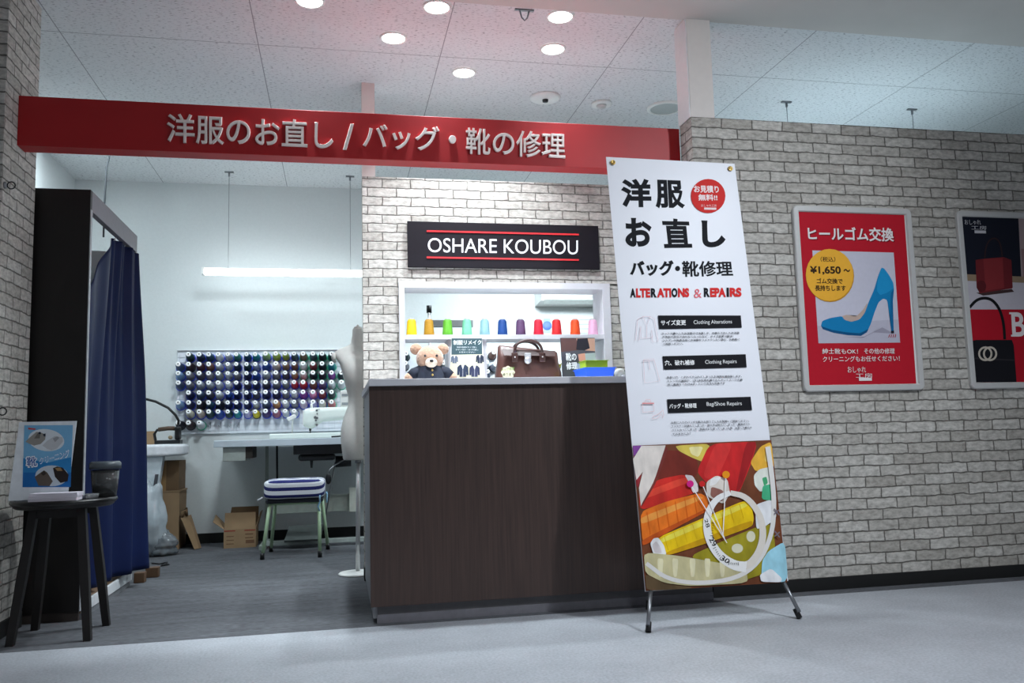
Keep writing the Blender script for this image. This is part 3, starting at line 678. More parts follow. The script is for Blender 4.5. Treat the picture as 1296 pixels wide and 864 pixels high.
obj('platform_edge', MB().box((FX, FY0+.03, .03), (FX+.012, FY1, .082), .002), mat('white_edge', (214, 216, 218), .45), t)
obj('platform_riser', m, mat('grey_riser', (120, 122, 126), .6), t)
obj('inner_wall', MB().box((-2.08, FY0+.03, .075), (-2.06, FY1, 1.95)), WALLW, t)
# curtain: hangs from the rear of the rail, its front corner drooping
def curtain():
    b = MB(); NU, NV = 90, 60; rows = []
    for j in range(NV+1):
        g = j/NV; row = []
        for i in range(NU+1):
            f = i/NU                                  # 0 front edge, 1 rear edge
            # gathered on the rear of the rail; the front corner sags down and forward
            if f < .42:
                k = 1-f/.42; y_top = 4.99 - .47*k**1.15; zt = 1.972 - .40*k**1.35
            else:
                y_top = 4.99 + (f-.42)/.58*.425; zt = 1.972
            y_bot = 4.56 + f*.80
            h = min(1, g*1.6); yy = y_top*(1-h) + y_bot*h
            z = zt + (.10-zt)*g
            am = .010 + .014*g
            xx = FX - .055 + .065*f*(1-g) + .010*math.sin(f*9+.4) + am*math.sin(f*26 + 1.2*math.sin(g*2.2)) + .012*(1-g)*math.sin(f*60)*(f > .42) + g*.16*f*f + .008*math.sin(g*6+f*5)
            row.append((xx, yy, z))
        rows.append(row)
    b.rings(rows, cap=False, closed=False)
    return b
t = thing('curtain', 'dark navy satin curtain hanging from the fitting room rail', 'curtain', (FX+.02, 5.0, .09))
o = obj('drape', curtain(), NAVY, t)
sm = o.modifiers.new('s', 'SOLIDIFY'); sm.thickness = .003
for y in (5.0, 5.1, 5.2, 5.3, 5.38):
    obj('curtain_hook', MB().tube([(FX-.042, y, 1.950), (FX-.030, y, 1.962), (FX-.022, y, 1.972), (FX-.018, y, 1.979)], .003, 6), SILVER, t)
m = MB(); m.box((-1.19, 5.47, 0), (-1.13, 5.53, .06), .004); tag(obj('timber_block', m, mat('brown_timber', (96, 70, 48), .7, stretch=(3, 3, 20))), 'short brown timber block on the carpet under the curtain hem, nearer one', 'block', 'timber blocks')
m = MB(); m.box((-1.165, 5.66, 0), (-1.09, 5.72, .06), .004); tag(obj('timber_block', m, mat('brown_timber', (96, 70, 48), .7)), 'short brown timber block on the carpet behind the curtain hem, farther one', 'block', 'timber blocks')

# ================================================================== ROUND TABLE
TX, TY, TZ = -1.192, 4.13, .590
t = thing('side_table', 'small round black side table in front of the fitting room', 'table', (TX, TY, 0))
obj('tabletop', MB().lathe([(0, -.036), (.190, -.036), (.200, -.030), (.203, -.022), (.209, -.019), (.215, -.010), (.212, 0), (0, 0)], (TX, TY, TZ), n=48), mat('black_lacquer', (20, 17, 17), .3, var=.06), t)
for sx, sy in ((1, -1), (1, 1), (-1, -1), (-1, 1)):
    p0 = Vector((TX+sx*.095, TY+sy*.085, TZ-.036)); p1 = Vector((TX+sx*.150, TY+sy*.150, 0))
    d = p1-p0; g = MB()
    R_ = []
    for f, w in ((0, .016), (.5, .018), (1, .015)):
        c = p0+d*f; R_.append([c+Vector((a*w, b*w, 0)) for a, b in ((-1, -1), (1, -1), (1, 1), (-1, 1))])
    g.rings(R_, smooth=False); obj('leg', g, WOODB, t)
for y in (TY-.10, TY+.085): obj('apron', MB().box((TX-.11, y, TZ-.075), (TX+.11, y+.015, TZ-.036)), WOODB, t)
# shoe care card in a stand
Ct = PY(24.3, 534, 4.10); Cr = PY(97, 534.5, 4.10)
cb = .594
c0 = Vector((Ct.x-.012, 4.04, cb)); c1 = Vector((Cr.x-.012, 4.04, cb)); tl = Vector((Ct.x, 4.10, Ct.z)); trr = Vector((Cr.x, 4.10, Ct.z))
cn = (c1-c0).cross(tl-c0).normalized(); cn = -cn if cn.y > 0 else cn
t = thing('card_stand', 'upright blue card of shoe photographs on the side table', 'display card', ((c0.x+c1.x)/2, 4.06, TZ))
cd = obj('card', MB().prism([c0-cn*.004, c1-cn*.004, trr-cn*.004, tl-cn*.004], cn*.004), mat('acrylic_card', (225, 230, 236), .3), t)
obj('easel_foot', MB().prism([(c0.x+.02, 4.045, TZ+.0005), (c1.x-.02, 4.045, TZ+.0005), (c1.x-.02, 4.12, TZ+.0005), (c0.x+.02, 4.12, TZ+.0005)], (0, 0, .004)), mat('clear_acrylic', (225, 230, 236), .1, trans=.7), t)
sh = Sheet(c0, cn, c1-c0); A = (10, 520, 7.2)
sh.poly([(150, 130), (592, 128), (572, 692), (134, 694)], (120, 176, 214), A)
sh.poly([(140, 430), (360, 470), (580, 420), (572, 692), (134, 694)], (50, 130, 190), A)
sh.poly([(142, 560), (576, 560), (572, 692), (134, 694)], (36, 104, 172), A)
sh.disc((350, 265), 165, 100, (214, 220, 226), A, .12); sh.disc((400, 590), 150, 95, (190, 200, 208), A)
for pts, c in (([(160, 280), (200, 240), (260, 190), (300, 195), (345, 215), (340, 260), (300, 300), (240, 315), (200, 300)], (150, 146, 140)), ([(315, 315), (360, 270), (430, 228), (500, 240), (502, 280), (450, 340), (400, 358), (360, 345)], (190, 192, 196)),
               ([(245, 600), (300, 560), (330, 540), (360, 560), (410, 640), (380, 684), (280, 680)], (96, 86, 78)), ([(412, 520), (450, 505), (500, 515), (555, 580), (545, 640), (480, 655), (430, 600)], (46, 40, 38))):
    sh.poly(pts, c, A)
for pts, c in (([(240, 250), (270, 205), (300, 200), (290, 250)], (110, 106, 100)), ([(410, 250), (450, 232), (470, 245), (430, 285)], (150, 152, 156)), ([(300, 570), (330, 545), (350, 570), (325, 590)], (60, 54, 50)), ([(430, 520), (480, 515), (500, 545), (450, 545)], (150, 120, 84)), ([(275, 200), (295, 188), (305, 205), (290, 212)], (40, 46, 60)), ([(320, 210), (345, 205), (345, 230), (330, 232)], (40, 46, 60))):
    sh.poly(pts, c, A)
sh.poly([(185, 152), (255, 160), (250, 172), (188, 168)], (190, 70, 70), A)
sh.text('靴', None, None, (236, 240, 246), A, bold=.06, quad=[(162, 415), (268, 405), (276, 510), (166, 520)])
sh.text('靴', None, None, (60, 96, 160), A, bold=.015, quad=[(172, 422), (260, 414), (266, 500), (176, 508)])
sh.text('クリーニング', None, None, (236, 240, 246), A, bold=.05, quad=[(285, 430), (560, 350), (566, 420), (290, 490)])
sh.text('クリーニング', None, None, (110, 160, 206), A, bold=.01, quad=[(290, 436), (556, 360), (560, 412), (294, 482)])
sh.done('card_print', cd)
# leaflets
t = thing('leaflet_stack', 'stack of white leaflets lying in front of the shoe card', 'leaflets', (-1.20, 4.0, TZ), 'things on the side table')
for i in range(4):
    a = R.uniform(-.03, .03); ax = (Vector((math.cos(a), math.sin(a), 0)), Vector((-math.sin(a), math.cos(a), 0)), Vector((0, 0, 1)))
    obj('leaflet_bundle', MB().obox((-1.185+R.uniform(-.004, .004), 3.99, TZ+.005+.0085*i), ax, (.095, .042, .004)), mat('leaflet_paper', (222, 216, 226), .7, stretch=(1, 1, 60), var=.1), t)
t = thing('clear_container', 'clear lidded plastic container standing beside the shoe card', 'container', (-1.035, 4.16, TZ), 'things on the side table')
CLEAR = mat('smoky_plastic', (120, 122, 122), .12, trans=.75, var=.02)
obj('tub', MB().lathe([(.0, .001), (.050, .001), (.060, .12), (.058, .12), (.048, .004), (0, .004)], (-1.035, 4.16, TZ), n=28), CLEAR, t)
obj('lid', MB().lathe([(.0, .128), (.060, .128), (.0665, .124), (.0665, .150), (.058, .158), (0, .158)], (-1.035, 4.16, TZ), n=28), mat('frosted_lid', (96, 104, 110), .3, trans=.3), t)
obj('contents', MB().lathe([(.0, .005), (.045, .005), (.052, .07), (0, .078)], (-1.035, 4.16, TZ), n=20), mat('brown_contents', (72, 60, 52), .7, scale=60, var=.3, bump=.4), t)
tag(obj('glass_dish', MB().lathe([(.0, .001), (.024, .001), (.030, .022), (.027, .022), (.02, .005), (0, .005)], (-1.058, 4.045, TZ), n=20), mat('clear_glass', (225, 230, 232), .05, trans=.9)), 'tiny clear glass dish in front of the lidded container', 'dish', 'things on the side table')

# ================================================================== BACK ROOM, LEFT
# ironing table, iron and cord
IY = 6.93
q0, q1 = PY(231, 562, IY), PY(231, 576, IY); zi, zj = q0.z+.004, q1.z
t = thing('ironing_table', 'white padded ironing table behind the navy curtain', 'ironing table', (-1.6, IY, 0))
obj('padded_top', MB().pad((-2.06, IY-.04, zj-.006), (q0.x, IY+.36, zi), 9, 16), mat('white_cotton', (226, 228, 232), .9, bump=.1), t)
m = MB(); R_ = [[Vector(p) for p in ((-2.0, IY, zj), (-1.315, IY, zj), (-1.315, IY+.09, zj), (-2.0, IY+.09, zj))], [Vector(p) for p in ((-1.95, IY+.02, .10), (-1.40, IY+.02, .10), (-1.40, IY+.09, .10), (-1.95, IY+.09, .10))]]
m.rings(R_, smooth=False); bd = obj('cabinet_body', m, mat('pale_blue_white', (202, 212, 218), .5), t)
q = PY(197, 610, IY); obj('label_strip', MB().obox((q.x, IY+.0, q.z), (Vector((1, 0, .0)), Vector((0, 1, 0)), Vector((.12, 0.03, 1)).normalized()), (.012, .004, .06)), mat('dark_label', (70, 72, 78), .5), bd)
for x in (-1.9, -1.44): obj('foot', MB().cone((x, IY+.05, 0), (x, IY+.05, .105), .03, .03, 14), BLACKP, t)
k = IY/6.3
def IP(x, y, dy=0): p = PY(x, y, IY+.10+dy); return p
t = thing('steam_iron', 'dark industrial steam iron with tan handle on the ironing table', 'iron', (-1.28, IY+.1, zi), 'things on the ironing table')
za = zi+.001; c_ = IP(216, 552); x1 = IP(231, 550).x; x0 = IP(196, 550).x
m = MB(); m.prism([(x0, IY+.09, za), (x0+.06, IY+.06, za), (x1-.01, IY+.05, za), (x1-.01, IY+.17, za), (x0+.06, IY+.16, za), (x0, IY+.12, za)], (0, 0, .03)); obj('soleplate', m, DARKM, t)
zt_ = IP(220, 542).z
m = MB(); m.box((x1-.055, IY+.07, za+.03), (x1-.015, IY+.15, zt_+.015), .012); m.tube([(x1-.04, IY+.11, zt_-.005), (x1-.11, IY+.11, zt_), (x1-.19, IY+.11, zt_-.01), (x1-.21, IY+.11, zt_-.04), (x1-.20, IY+.11, za+.03)], .011); obj('body', m, BLACKP, t)
obj('grip', MB().tube([(x1-.18, IY+.11, zt_-.006), (x1-.11, IY+.11, zt_+.002), (x1-.06, IY+.11, zt_)], .017, 10), mat('brown_grip', (84, 66, 52), .5), t)
obj('gauge', MB().lathe([(.0, 0), (.016, 0), (.016, .01), (0, .01)], (x1-.085, IY+.08, za+.05), (0, -1, 0), 14), mat('tan_plastic', (150, 132, 104), .5), t)
pts = [IP(181, 504), IP(197, 508), IP(213, 516), IP(222, 525), IP(226.5, 533), IP(227, 538)]; pts[-1] = Vector((x1-.035, IY+.11, zt_+.0265)); pts[-2] = Vector((x1-.032, IY+.11, zt_+.06))
tag(obj('iron_cord', MB().tube(pts, .010), BLACKP), 'thick black cord arching from the curtain down to the iron', 'cord', 'things on the ironing table')
q = PY(196, 547, IY+.25); m = MB(); m.box((q.x-.11, IY+.22, zi+.001), (q.x, IY+.30, q.z+.01)); tag(obj('small_carton', m, KRAFT), 'small brown carton on the ironing table behind the iron', 'box', 'cardboard boxes')
# cardboard boxes against the back wall
BXF = 7.03
xa, xb = PY(227, 640, BXF).x, PY(228, 600, BXF).x; zb1 = PY(226, 622, BXF).z; zb2 = min(PY(222, 583, BXF).z, zj-.012)
t = thing('cardboard_box', 'closed tall brown carton under the ironing table end', 'box', (-1.36, BXF+.15, 0), 'cardboard boxes')
obj('body', MB().box((-1.56, BXF, 0), (xa, BXF+.31, zb1), .003), KRAFT, t)
obj('flap', MB().box((-1.56, BXF-.004, zb1), (xa+.008, BXF+.31, zb1+.01)), KRAFT, t)
t = thing('cardboard_box', 'darker carton stacked on the tall carton under the ironing table', 'box', (-1.38, BXF+.15, zb1+.0105), 'cardboard boxes')
obj('body', MB().box((-1.55, BXF+.01, zb1+.0105), (xb-.01, BXF+.30, zb2), .003), KRAFTD, t)
obj('tape', MB().box((-1.36, BXF+.0085, zb1+.0105), (-1.31, BXF+.01, zb2)), mat('packing_tape', (150, 118, 76), .4), t)
# flattened carton leaning
t = thing('flattened_carton', 'flattened brown carton leaning open on the floor beside the tall carton', 'box', (-1.15, 7.0, 0), 'cardboard boxes')
a, b_ = PY(225, 655, 6.98), PY(233, 652, 7.06); c, d = PY(252, 690, 7.0), PY(246, 693, 6.96)
c.z = d.z = .004; a.x = max(a.x, xa+.02); b_.x = a.x+.045
m = MB(); m.prism([a, b_, c, d], (.010, .05, .0)); obj('panel', m, KRAFT, t)
m = MB(); m.prism([a+Vector((0, .055, -.01)), Vector((a.x, 7.30, a.z-.04)), Vector((d.x-.06, 7.33, .004)), d+Vector((-.02, .09, 0))], (.006, 0, .0)); obj('inner_panel', m, KRAFTD, t)
obj('curled_flap', MB().tube([a+Vector((0, .02, .0)), a+Vector((.01, .03, .035)), a+Vector((.03, .04, .06)), a+Vector((.035, .05, .01))], [.016, .020, .018, .012], 6), KRAFTD, t)
# open carton
t = thing('cardboard_box', 'open brown carton with raised flaps and printed side under the sewing table', 'box', (-.745, 7.05, 0), 'cardboard boxes')
m = MB(); x0, x1, y0, y1, h, w = -.866, -.628, 6.94, 7.16, .145, .004
m.box((x0, y0, 0), (x1, y0+w, h)); m.box((x0, y1-w, 0), (x1, y1, h)); m.box((x0, y0+w, 0), (x0+w, y1-w, h)); m.box((x1-w, y0+w, 0), (x1, y1-w, h)); m.box((x0+w, y0+w, 0), (x1-w, y1-w, .004))
bd = obj('body', m, KRAFT, t)
for x in ((x0+.002, x0+.085), (x1-.085, x1-.004)):
    obj('printed_stripe', MB().box((x[0], y0-.0008, h-.018), (x[1], y0, h-.010)), mat('red_print', (150, 50, 40), .7), bd)
for k in range(3): obj('printed_lines', MB().box((x0+.02, y0-.0008, .03+.028*k), (x0+.075, y0, .036+.028*k)), mat('brown_print', (116, 82, 58), .8), bd)
for k in range(2): obj('printed_lines', MB().box((x1-.08, y0-.0008, .07+.028*k), (x1-.02, y0, .078+.028*k)), mat('brown_print', (116, 82, 58), .8), bd)
obj('printed_block', MB().box((x1-.075, y0-.0008, .032), (x1-.012, y0, .058)), mat('brown_print', (116, 82, 58), .8), bd)
obj('flap', MB().prism([(x0+.004, y0, h), (x1-.002, y0, h), (x1-.004, y0+.02, h+.122), (x0+.006, y0+.02, h+.122)], (0, .004, 0)), KRAFT, t)
obj('flap', MB().prism([(x0+.004, y1-.004, h), (x1, y1-.004, h), (x1, y1+.02, h+.15), (x0+.03, y1+.02, h+.15)], (0, .004, 0)), KRAFTD, t)
obj('flap', MB().prism([(x0, y0, h), (x0, y1, h), (x0-.085, y1-.05, h+.10), (x0-.085, y0+.03, h+.055)], (.003, 0, .003)), KRAFT, t)
obj('flap', MB().prism([(x1-.003, y0, h), (x1-.003, y1, h), (x1+.03, y1, h+.12), (x1+.03, y0+.02, h+.12)], (.003, 0, 0)), KRAFT, t)
# clear plastic bag, lumpy
def lump(c, r, seed, amp=.12, n=40, flat=True):
    rr = random.Random(seed); t = bmesh.new(); bmesh.ops.create_uvsphere(t, u_segments=n, v_segments=n*2//3, radius=1)
    ph = [[rr.uniform(0, 6.3) for _ in range(3)] + [rr.uniform(2, 8) for _ in range(3)] for _ in range(9)]
    for v in t.verts:
        q = v.co.copy(); s_ = sum(abs(math.sin(p[3]*q.x+p[0])*math.sin(p[4]*q.y+p[1])*math.sin(p[5]*q.z+p[2])) for p in ph)/3-.5
        q *= 1 + amp*s_
        v.co = Vector((c[0]+q.x*r[0], c[1]+q.y*r[1], max(.004, c[2]+q.z*r[2])))
    return t
BAG = mat('clear_polythene', (214, 224, 230), .16, trans=.45, var=.1, scale=14, spec=.8)
t = thing('plastic_bag', 'crumpled clear plastic bag standing on the carpet by the ironing table', 'bag', (-1.34, 6.7, 0))
m = MB(); m.merge(lump((-1.375, 6.70, .25), (.125, .11, .27), 3, .3), 0, True); obj('bag_body', m, BAG, t)
m = MB(); m.merge(lump((-1.27, 6.72, .08), (.095, .09, .085), 8, .4), 0, True); obj('loose_end', m, mat('thin_polythene', (170, 178, 184), .12, trans=.6), t)
m = MB(); m.merge(lump((-1.37, 6.70, .13), (.06, .05, .10), 5, .2), 0, True); obj('contents', m, mat('dark_scraps', (60, 60, 66), .8, var=.4), t)
tag(obj('floor_cable', MB().tube([(-1.25, 6.28, .006), (-1.19, 6.22, .006), (-1.15, 6.27, .006), (-1.16, 6.12, .006), (-1.12, 6.17, .006)], .005), BLACKP), 'short black cable lying on the carpet in front of the plastic bag', 'cable')

# ================================================================== THREAD PEGBOARD
PBY = 7.335
a = PY(224.5, 442.5, PBY); b_ = PY(432, 547, PBY)
t = thing('pegboard', 'wide pale wire pegboard full of thread cones on the back wall', 'pegboard', ((a.x+b_.x)/2, PBY, .89))
obj('board', MB().box((a.x, PBY, .885), (.04, YB-.001, 1.578), .002), mat('pale_board', (222, 226, 232), .6, var=.04), t)
obj('top_rail', MB().box((a.x, PBY-.008, 1.566), (.04, PBY, 1.574)), STEEL, t)
g = MB()
for i in range(28): x = a.x+.02+i*(.04-a.x-.04)/27; g.box((x-.0015, PBY-.004, .9), (x+.0015, PBY, 1.565))
for i in range(16): z = .91+i*.0435; g.box((a.x+.005, PBY-.005, z-.0015), (.035, PBY-.001, z+.0015))
o = obj('wire_grid', g, mat('grid_wire', (206, 210, 216), .4), t); o['kind'] = 'stuff'
TC = {'dg': (26, 58, 52, 'dark green'), 'ng': (22, 44, 66, 'blue-green'), 'dt': (28, 70, 92, 'dark teal'), 'wh': (226, 228, 226, 'white'), 'gn': (40, 128, 104, 'green'), 'te': (18, 140, 140, 'teal'), 'lg': (150, 190, 112, 'light green'), 'li': (160, 186, 60, 'lime'), 'ct': (58, 84, 90, 'grey teal'), 'ol': (116, 96, 64, 'olive brown'),
      'bk': (24, 22, 30, 'black'), 'sl': (70, 88, 116, 'slate blue'), 'db': (56, 34, 34, 'dark brown'), 'mb': (86, 44, 46, 'maroon'), 'br': (124, 78, 56, 'brown'), 'pg': (182, 186, 192, 'pale grey'), 'gb': (142, 152, 176, 'grey blue'), 'bl': (36, 74, 156, 'blue'), 'cp': (222, 200, 184, 'cream pink'), 'ta': (172, 134, 92, 'tan'), 'dr': (140, 48, 52, 'dark red'),
      'lb': (140, 180, 220, 'light blue'), 'gr': (128, 126, 130, 'grey'), 'dk': (72, 68, 78, 'dark grey'), 'gg': (138, 142, 136, 'greenish grey'), 'nv': (22, 30, 72, 'navy'), 'pw': (226, 202, 200, 'pinkish white'), 'pu': (140, 60, 150, 'purple'), 'bg': (20, 44, 46, 'green black'), 're': (200, 34, 42, 'red'), 'pp': (104, 80, 124, 'grey purple'),
      'pk': (236, 140, 176, 'pink'), 'or': (204, 146, 84, 'orange tan'), 'lp': (222, 198, 212, 'light pink'), 'lv': (186, 176, 216, 'lavender'), 'cr': (222, 216, 190, 'cream'), 'sa': (214, 122, 118, 'salmon'), 'be': (212, 190, 170, 'beige'), 'ye': (238, 216, 20, 'yellow'), 'dp': (60, 36, 92, 'dark purple'), 'dp2': (176, 100, 112, 'dusty pink')}
TC = {k: tuple(int(v[i]*.84 + (62, 72, 118)[i]*.16) for i in range(3)) + (v[3],) for k, v in TC.items()}  # bluish haze of the bright room mixed into every thread colour
COLX = [225.5, 238.5, 252, 264, 276, 289.5, 298, 312, 323, 336, 349, 361.5, 371.5, 383.5, 396, 407.5, 419.5, 432]
ROWY = [448, 460.5, 472, 484, 496.5, 509, 520.5, 534.5]
GRID = ['-- dg ng dt wh pg gn dt te lg li li ct ol ct bk dg --', 'sl db mb br pg pg ng dg gb bl cp ta br wh dr bk te --', 'lb gr dk gr gg pg gr nv bl pg gr dk ta pw bg bk pu bg', 'sl gr pg pg pg wh nv dk nv dk gr gg re re br pp wh wh', '-- nv sl dk wh bl nv nv dk nv nv gr wh pu pk dr bg --', 'lb nv bk dt bk nv nv nv pg sl or wh gr lp lv cr sa --', '-- cr be dg bl dg te lv ye dp dp2 wh wh -- -- -- -- --', 'bk db wh -- -- -- -- -- -- -- -- -- -- -- -- -- -- --']
ORD = ['first', 'second', 'third', 'fourth', 'fifth', 'sixth', 'seventh', 'eighth', 'ninth', 'tenth', 'eleventh', 'twelfth', 'thirteenth', 'fourteenth', 'fifteenth', 'sixteenth', 'seventeenth', 'eighteenth']
BASEB = mat('blue_spool_base', (64, 84, 214), .45); BASEG = mat('green_spool_base', (64, 190, 152), .45); BASEK = mat('dark_spool_base', (40, 46, 60), .45)
COREW = mat('white_spool_core', (240, 240, 240), .4); HOLE = mat('spool_hole', (20, 20, 30), .7)
def thread_mat(c):
    return mat('thread_%d_%d_%d' % c, c, .6, var=.10, scale=90, stretch=(1, 1, 6), bump=.15)
ax = Vector((-.03, -1, .22)).normalized()
def peg_spool(p, key, label, base, group, s=1):
    """cone of thread pointing at the viewer, pushed on a tilted peg"""
    t = thing('thread_cone', label, 'thread spool', p, group)
    p = Vector(p)
    obj('spool_base', MB().lathe([(.0, 0), (.038*s, 0), (.040*s, .004), (.038*s, .010), (.0, .010)], p, ax, 20), base, t)
    obj('thread', MB().lathe([(.0, .0102), (.0335*s, .0102), (.034*s, .02), (.0225*s, .108), (.018*s, .113), (0, .113)], p, ax, 20), thread_mat(TC[key][:3]), t)
    c = obj('core', MB().lathe([(.019*s, .1125), (.0185*s, .121), (.016*s, .1225), (.006*s, .122)], p, ax, 16, cap=False), COREW, t)
    obj('hole', MB().lathe([(.0062*s, .1218), (0, .1212)], p, ax, 10, cap=False), HOLE, c)
    return t
for r_, (yy, row) in enumerate(zip(ROWY, GRID)):
    n = 0
    for c_, key in enumerate(row.split()):
        if key == '--': continue
        n += 1
        tip = PY(COLX[c_], yy + (-.8 if c_ > 8 else 0), PBY-.125)
        p = tip - ax*.122; p.y = PBY-.0155
        base = BASEG if (c_ >= 13 and r_ < 3) or c_ >= 16 or (c_, r_) == (2, 7) else (BASEK if key in ('db', 'bk', 'ye') else BASEB)
        peg_spool(p + Vector((.006 if c_ == 6 else (-.008 if c_ == 5 else (.004 if c_ == 12 else (-.004 if c_ == 11 else 0))), 0, 0)), key, '%s thread cone on the pegboard, %s row from the top, %s from the left' % (TC[key][3], ORD[r_], ORD[n-1]), base, 'thread cones on the pegboard', .9 if c_ in (5, 6, 7, 8, 11, 12) else 1)
# empty pegs on the lower strip of the board
for i, x in enumerate((264, 277, 290, 300)):
    p = PY(x, 540, PBY-.03)
    g = MB(); g.tube([(p.x, PBY-.006, p.z), (p.x, PBY-.05, p.z+.012)], .003, 6); g.tube([(p.x+.012, PBY-.006, p.z-.01), (p.x+.012, PBY-.006, p.z+.04)], .002, 6)
    obj('empty_peg', g, STEEL, t if False else bpy.data.objects['pegboard'])
# a second board seen through the hatch
a2, b2 = PY(506, 440, PBY), PY(640, 500, PBY)
t = thing('pegboard', 'small pegboard of thread cones seen low through the hatch', 'pegboard', (.98, PBY, .9))
obj('board', MB().box((.50, PBY, .90), (1.46, YB-.001, 1.57), .002), mat('pale_board', (222, 226, 232)), t)
i = 0
for px, py, key, l in ((514, 447, 'dg', 'dark green thread cone through the hatch, upper one left of the bear'), (513, 459, 'gr', 'grey thread cone through the hatch, lower one left of the bear'), (559, 446, 'ct', 'grey teal thread cone just right of the bear, upper one'), (561, 459, 'gg', 'grey green thread cone just right of the bear, lower one'), (568, 468, 'ct', 'grey teal thread cone low beside the hatch divider'),
                       (625, 445.5, 'br', 'brown thread cone through the hatch left of the handbag'), (616, 458, 'wh', 'white thread cone through the hatch beside the white divider'), (627, 461, 'pg', 'pale grey thread cone below the brown one by the handbag'), (617, 470, 'sl', 'slate blue thread cone low beside the handbag'), (708, 458, 'ye', 'yellow thread cone glimpsed between handbag and dark leaflet')):
    tip = PY(px, py, PBY-.125); p = tip-ax*.122; p.y = PBY-.0155
    if key == 'ye':
        m = MB(); m.box((p.x-.05, PBY, p.z-.08), (p.x+.05, YB-.001, p.z+.08), .002); tag(obj('wall_plate', m, mat('pale_board', (222, 226, 232))), 'narrow pale plate holding a yellow thread cone behind the handbag', 'plate')
    peg_spool(p, key, l, BASEK, 'thread cones behind the hatch')

# ================================================================== SEWING TABLE AND MACHINE
SYT = 6.62
t = thing('sewing_table', 'grey-edged white sewing table with steel stand below the pegboard', 'table', (-.2, 6.9, 0))
obj('tabletop', MB().box((-.905, SYT, .776), (.62, 7.325, .828), .004), mat('grey_white_top', (196, 206, 214), .4, var=.02), t)
dr = obj('drawer', MB().box((-.842, SYT+.03, .672), (-.68, SYT+.38, .7755), .002), mat('grey_green_metal', (170, 178, 172), .5), t)
obj('drawer_side', MB().box((-.6799, SYT+.03, .69), (-.63, SYT+.36, .7755)), mat('dark_brown_side', (44, 38, 32), .7), t)
m = MB(); m.box((-.335, SYT+.06, .705), (.10, SYT+.36, .7755), .006); m.box((-.30, SYT+.09, .655), (-.02, SYT+.30, .705), .02); m.cone((-.20, SYT+.12, .60), (-.20, SYT+.12, .66), .008, .012); m.cone((-.02, SYT+.2, .64), (.10, SYT+.2, .64), .045, .04); obj('oil_pan', m, DARKM, t)
GM = mat('grey_green_stand', (150, 158, 150), .45)
obj('cross_panel', MB().box((-.50, 6.93, .245), (.09, 6.96, .375), .004), GM, t)
obj('cross_panel_rib', MB().box((-.50, 6.925, .366), (.09, 6.93, .382)), GM, t)
obj('leg', MB().box((.085, 6.88, .24), (.14, 6.94, .43), .004), mat('cream_bracket', (196, 200, 190), .5), t)
for x in (-.56, .36):
    m = MB(); m.box((x-.012, 7.08, .03), (x+.012, 7.12, .776), .003); obj('leg', m, GM, t)
    m = MB(); m.box((x-.025, 6.70, 0), (x+.025, 7.15, .035), .004); obj('floor_bar', m, GM, t)
obj('base_bar', MB().box((-.535, 6.78, .02), (.34, 6.81, .055), .003), mat('pale_bar', (182, 190, 186), .45), t)
for x in (-.56, .36): obj('foot', MB().cone((x, 6.72, 0), (x, 6.72, .03), .02, .02, 12), BLACKP, t)
pd = [Vector(p) for p in ((-.40, 6.70, .05), (-.135, 6.70, .05), (-.115, 6.95, .135), (-.375, 6.95, .135))]
obj('treadle', MB().prism(pd, (0, -.006, .016)), mat('treadle_grey', (92, 98, 96), .55), t)
obj('pull_rod', MB().tube([(-.12, 6.86, .11), (-.06, 6.85, .42), (-.02, 6.82, .64)], .006), STEEL, t)
obj('power_cord', MB().tube([(-.475, 6.98, .775), (-.472, 6.985, .5), (-.470, 6.99, .25)], .008), BLACKP, t)
obj('knee_lever', MB().tube([(.06, 6.80, .66), (-.03, 6.66, .615), (-.065, 6.62, .585), (-.07, 6.62, .55)], .005), STEEL, t)
obj('knee_pad', MB().ball((-.072, 6.60, .52), (.022, .012, .042)), DARKM, t)
# machine
t = thing('sewing_machine', 'white industrial sewing machine with long arm on the sewing table', 'sewing machine', (.05, 6.88, .828))
CRM = mat('machine_enamel', (224, 232, 226), .3, var=.02)
obj('bed', MB().box((-.52, 6.80, .8285), (.52, 6.98, .868), .006), CRM, t)
# arm: a rounded bar that deepens to the head
R_ = []
for x, zl, zh, w in ((-.265, .925, 1.048, .050), (-.25, .915, 1.06, .058), (-.205, .90, 1.066, .062), (-.17, .92, 1.068, .062), (-.12, .955, 1.068, .060), (.05, .968, 1.068, .060), (.20, .955, 1.068, .062), (.27, .90, 1.068, .070), (.31, .868, 1.066, .075), (.46, .868, 1.06, .075), (.475, .872, 1.05, .07)):
    ring = []
    for k in range(20):
        th = 2*PI*k/20; cx, cz = math.cos(th), math.sin(th); q = (abs(cx)**5+abs(cz)**5)**.2
        ring.append(Vector((x, 6.89+w*cx/q, (zl+zh)/2+(zh-zl)/2*cz/q)))
    R_.append(ring)
obj('arm', MB().rings(R_), CRM, t)
obj('face_plate', MB().box((-.272, 6.845, .93), (-.262, 6.935, 1.045), .004), PAINT, t)
m = MB(); m.cone((-.215, 6.88, .868), (-.215, 6.88, .905), .004, .004, 8); m.box((-.225, 6.87, .87), (-.205, 6.89, .872)); m.cone((-.215, 6.88, .885), (-.215, 6.88, .91), .008, .010, 8); obj('needle_bar', m, DARKM, t)
m = MB()
for x, z, r_ in ((-.165, 1.045, .008), (-.16, 1.018, .006), (-.175, .99, .012), (-.16, .985, .010), (-.17, .965, .008), (-.163, .93, .010), (-.158, 1.05, .004), (-.145, 1.052, .004)): m.cone((x, 6.832, z), (x, 6.818, z), r_, r_*.8, 10)
obj('tension_dials', m, STEEL, t)
obj('thread_post', MB().cone((-.205, 6.88, 1.06), (-.205, 6.88, 1.10), .012, .008, 10), WHITEP, t)
